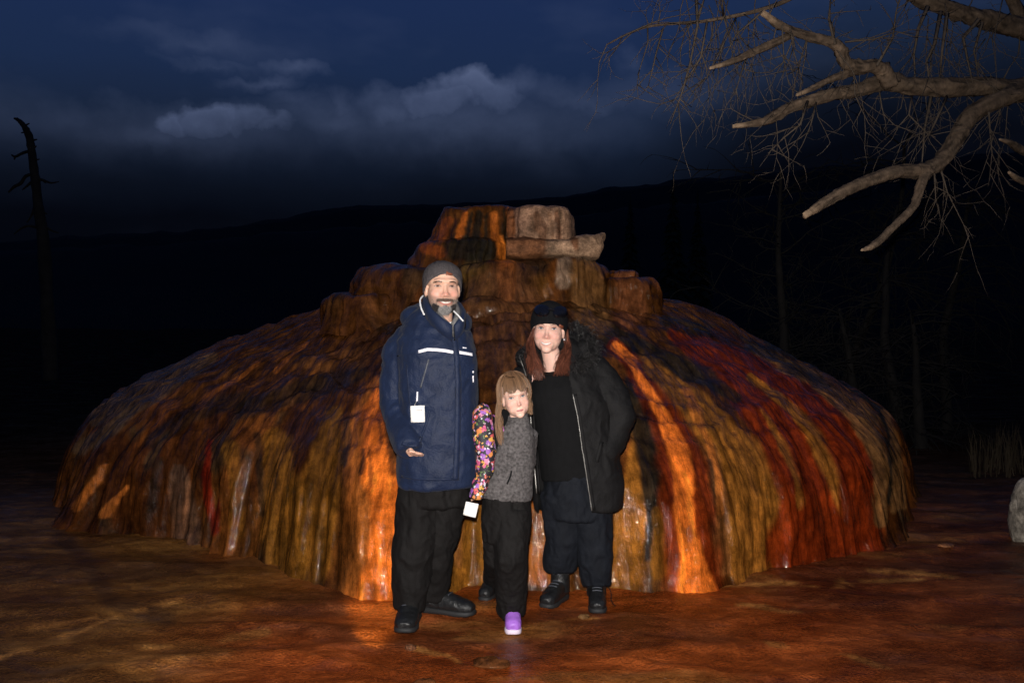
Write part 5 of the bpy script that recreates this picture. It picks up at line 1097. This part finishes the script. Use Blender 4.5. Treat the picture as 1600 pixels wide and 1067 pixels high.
    Ve = [tuple(H @ Vector(Ve[i])) for i in ok]; n0 = len(Vh); Vh = list(Vh) + Ve; Fh = Fh + [[i + n0 for i in f] for f in Fe]; K = np.concatenate([K, np.tile([.10, .055, .03], (len(Ve), 1))]); under(mesh_obj('hair', Vh, Fh, M_HAIR, col=K), root)
    # sweater
    sw = [loft([(px2w(791, 778, Y), .125, .088), (px2w(792, 762, Y), .124, .092), (px2w(799, 720, Y), .110, .088), (px2w(805, 690, Y), .098, .082), (px2w(809, 668, Y), .074, .066), (px2w(810, 656, Y - .005), .050, .050), (px2w(809, 648, Y - .01), .046, .046)], 24), limb([lsh, lel, lwr], [.05, .046, .036])]
    so, sb = cloth(root, 'sweater', sw, M_HEATH, .005, 4, .005, 10, 61, (1, 1, 1.4))
    q = mesh_obj('pocket_slit', *ribbon(sb, [(799.5, 735), (797, 745), (792.5, 756)], .008, .002, 5), M_SHIRT); q.parent = so
    # jacket: dark open body slipping off, floral sleeve at the man's side
    jk = [loft([(px2w(768, 752, Y + .03), .048, .075), (px2w(770, 715, Y + .02), .062, .082), (px2w(776, 680, Y + .02), .066, .078), (px2w(782, 658, Y + .03), .050, .062), (px2w(790, 646, Y + .05), .035, .045)], 20)]
    ja, jbv = cloth(root, 'jacket', jk, M_SHIRT, .005, 4, .005, 10, 71)
    q = mesh_obj('piping', *ribbon(jbv, [(766, 645), (775, 652), (784, 664), (789, 680)], .006, .004, 6), M_PIPE); q.parent = ja
    fs = limb([px2w(757, 632, Y - .03), px2w(753, 645, Y - .05), px2w(755, 680, Y - .07), px2w(760, 705, Y - .08), px2w(757, 738, Y - .09), px2w(748, 762, Y - .11), px2w(742, 779, Y - .12)], [.022, .044, .050, .048, .041, .034, .031], 20)
    Vf, Ff = fuse([fs], .005, 3); Vf = wrinkle(Vf, Ff, .006, 13, 81, (1, 1, 1.5)); q = mesh_obj('floral_sleeve', Vf, Ff, M_FLOR); q.parent = ja; q['label'] = 'black sleeve printed with pink, orange and white flowers'
    p = px2w(738, 785, Y - .16); cd = mesh_obj('ticket', *card(p, .062, .066, .003, -.22), M_PAPER); cd.parent = ja
    # trousers, shoes
    cloth(root, 'trousers', hip_legs(tuple(px2w(791, 806, Y)), .114, .082, [([fhip, fhip.lerp(fkn, .5), fkn, fkn.lerp(fan, .5), fan - Vector((0, 0, .03))], [.086, .084, .076, .070, .066]), ([bhip, bhip.lerp(bkn, .5), bkn, bkn.lerp(ban, .5), ban - Vector((0, 0, .03))], [.080, .074, .062, .054, .050])]), M_TROUSER, .0055, 4, .011, 8, 91, (1.5, 1.5, .95))
    o = boot(root, (fa.x, fa.y), (.02, -1), .20, .040, .08, M_PURP, M_WSOLE, 'shoe', 7, laces=False); o['label'] = 'purple clog with pale sole'
    boot(root, (ba.x, ba.y), (-.3, -.9), .19, .038, .08, M_BOOT, M_SOLE, 'shoe', 8, laces=False)
girl()
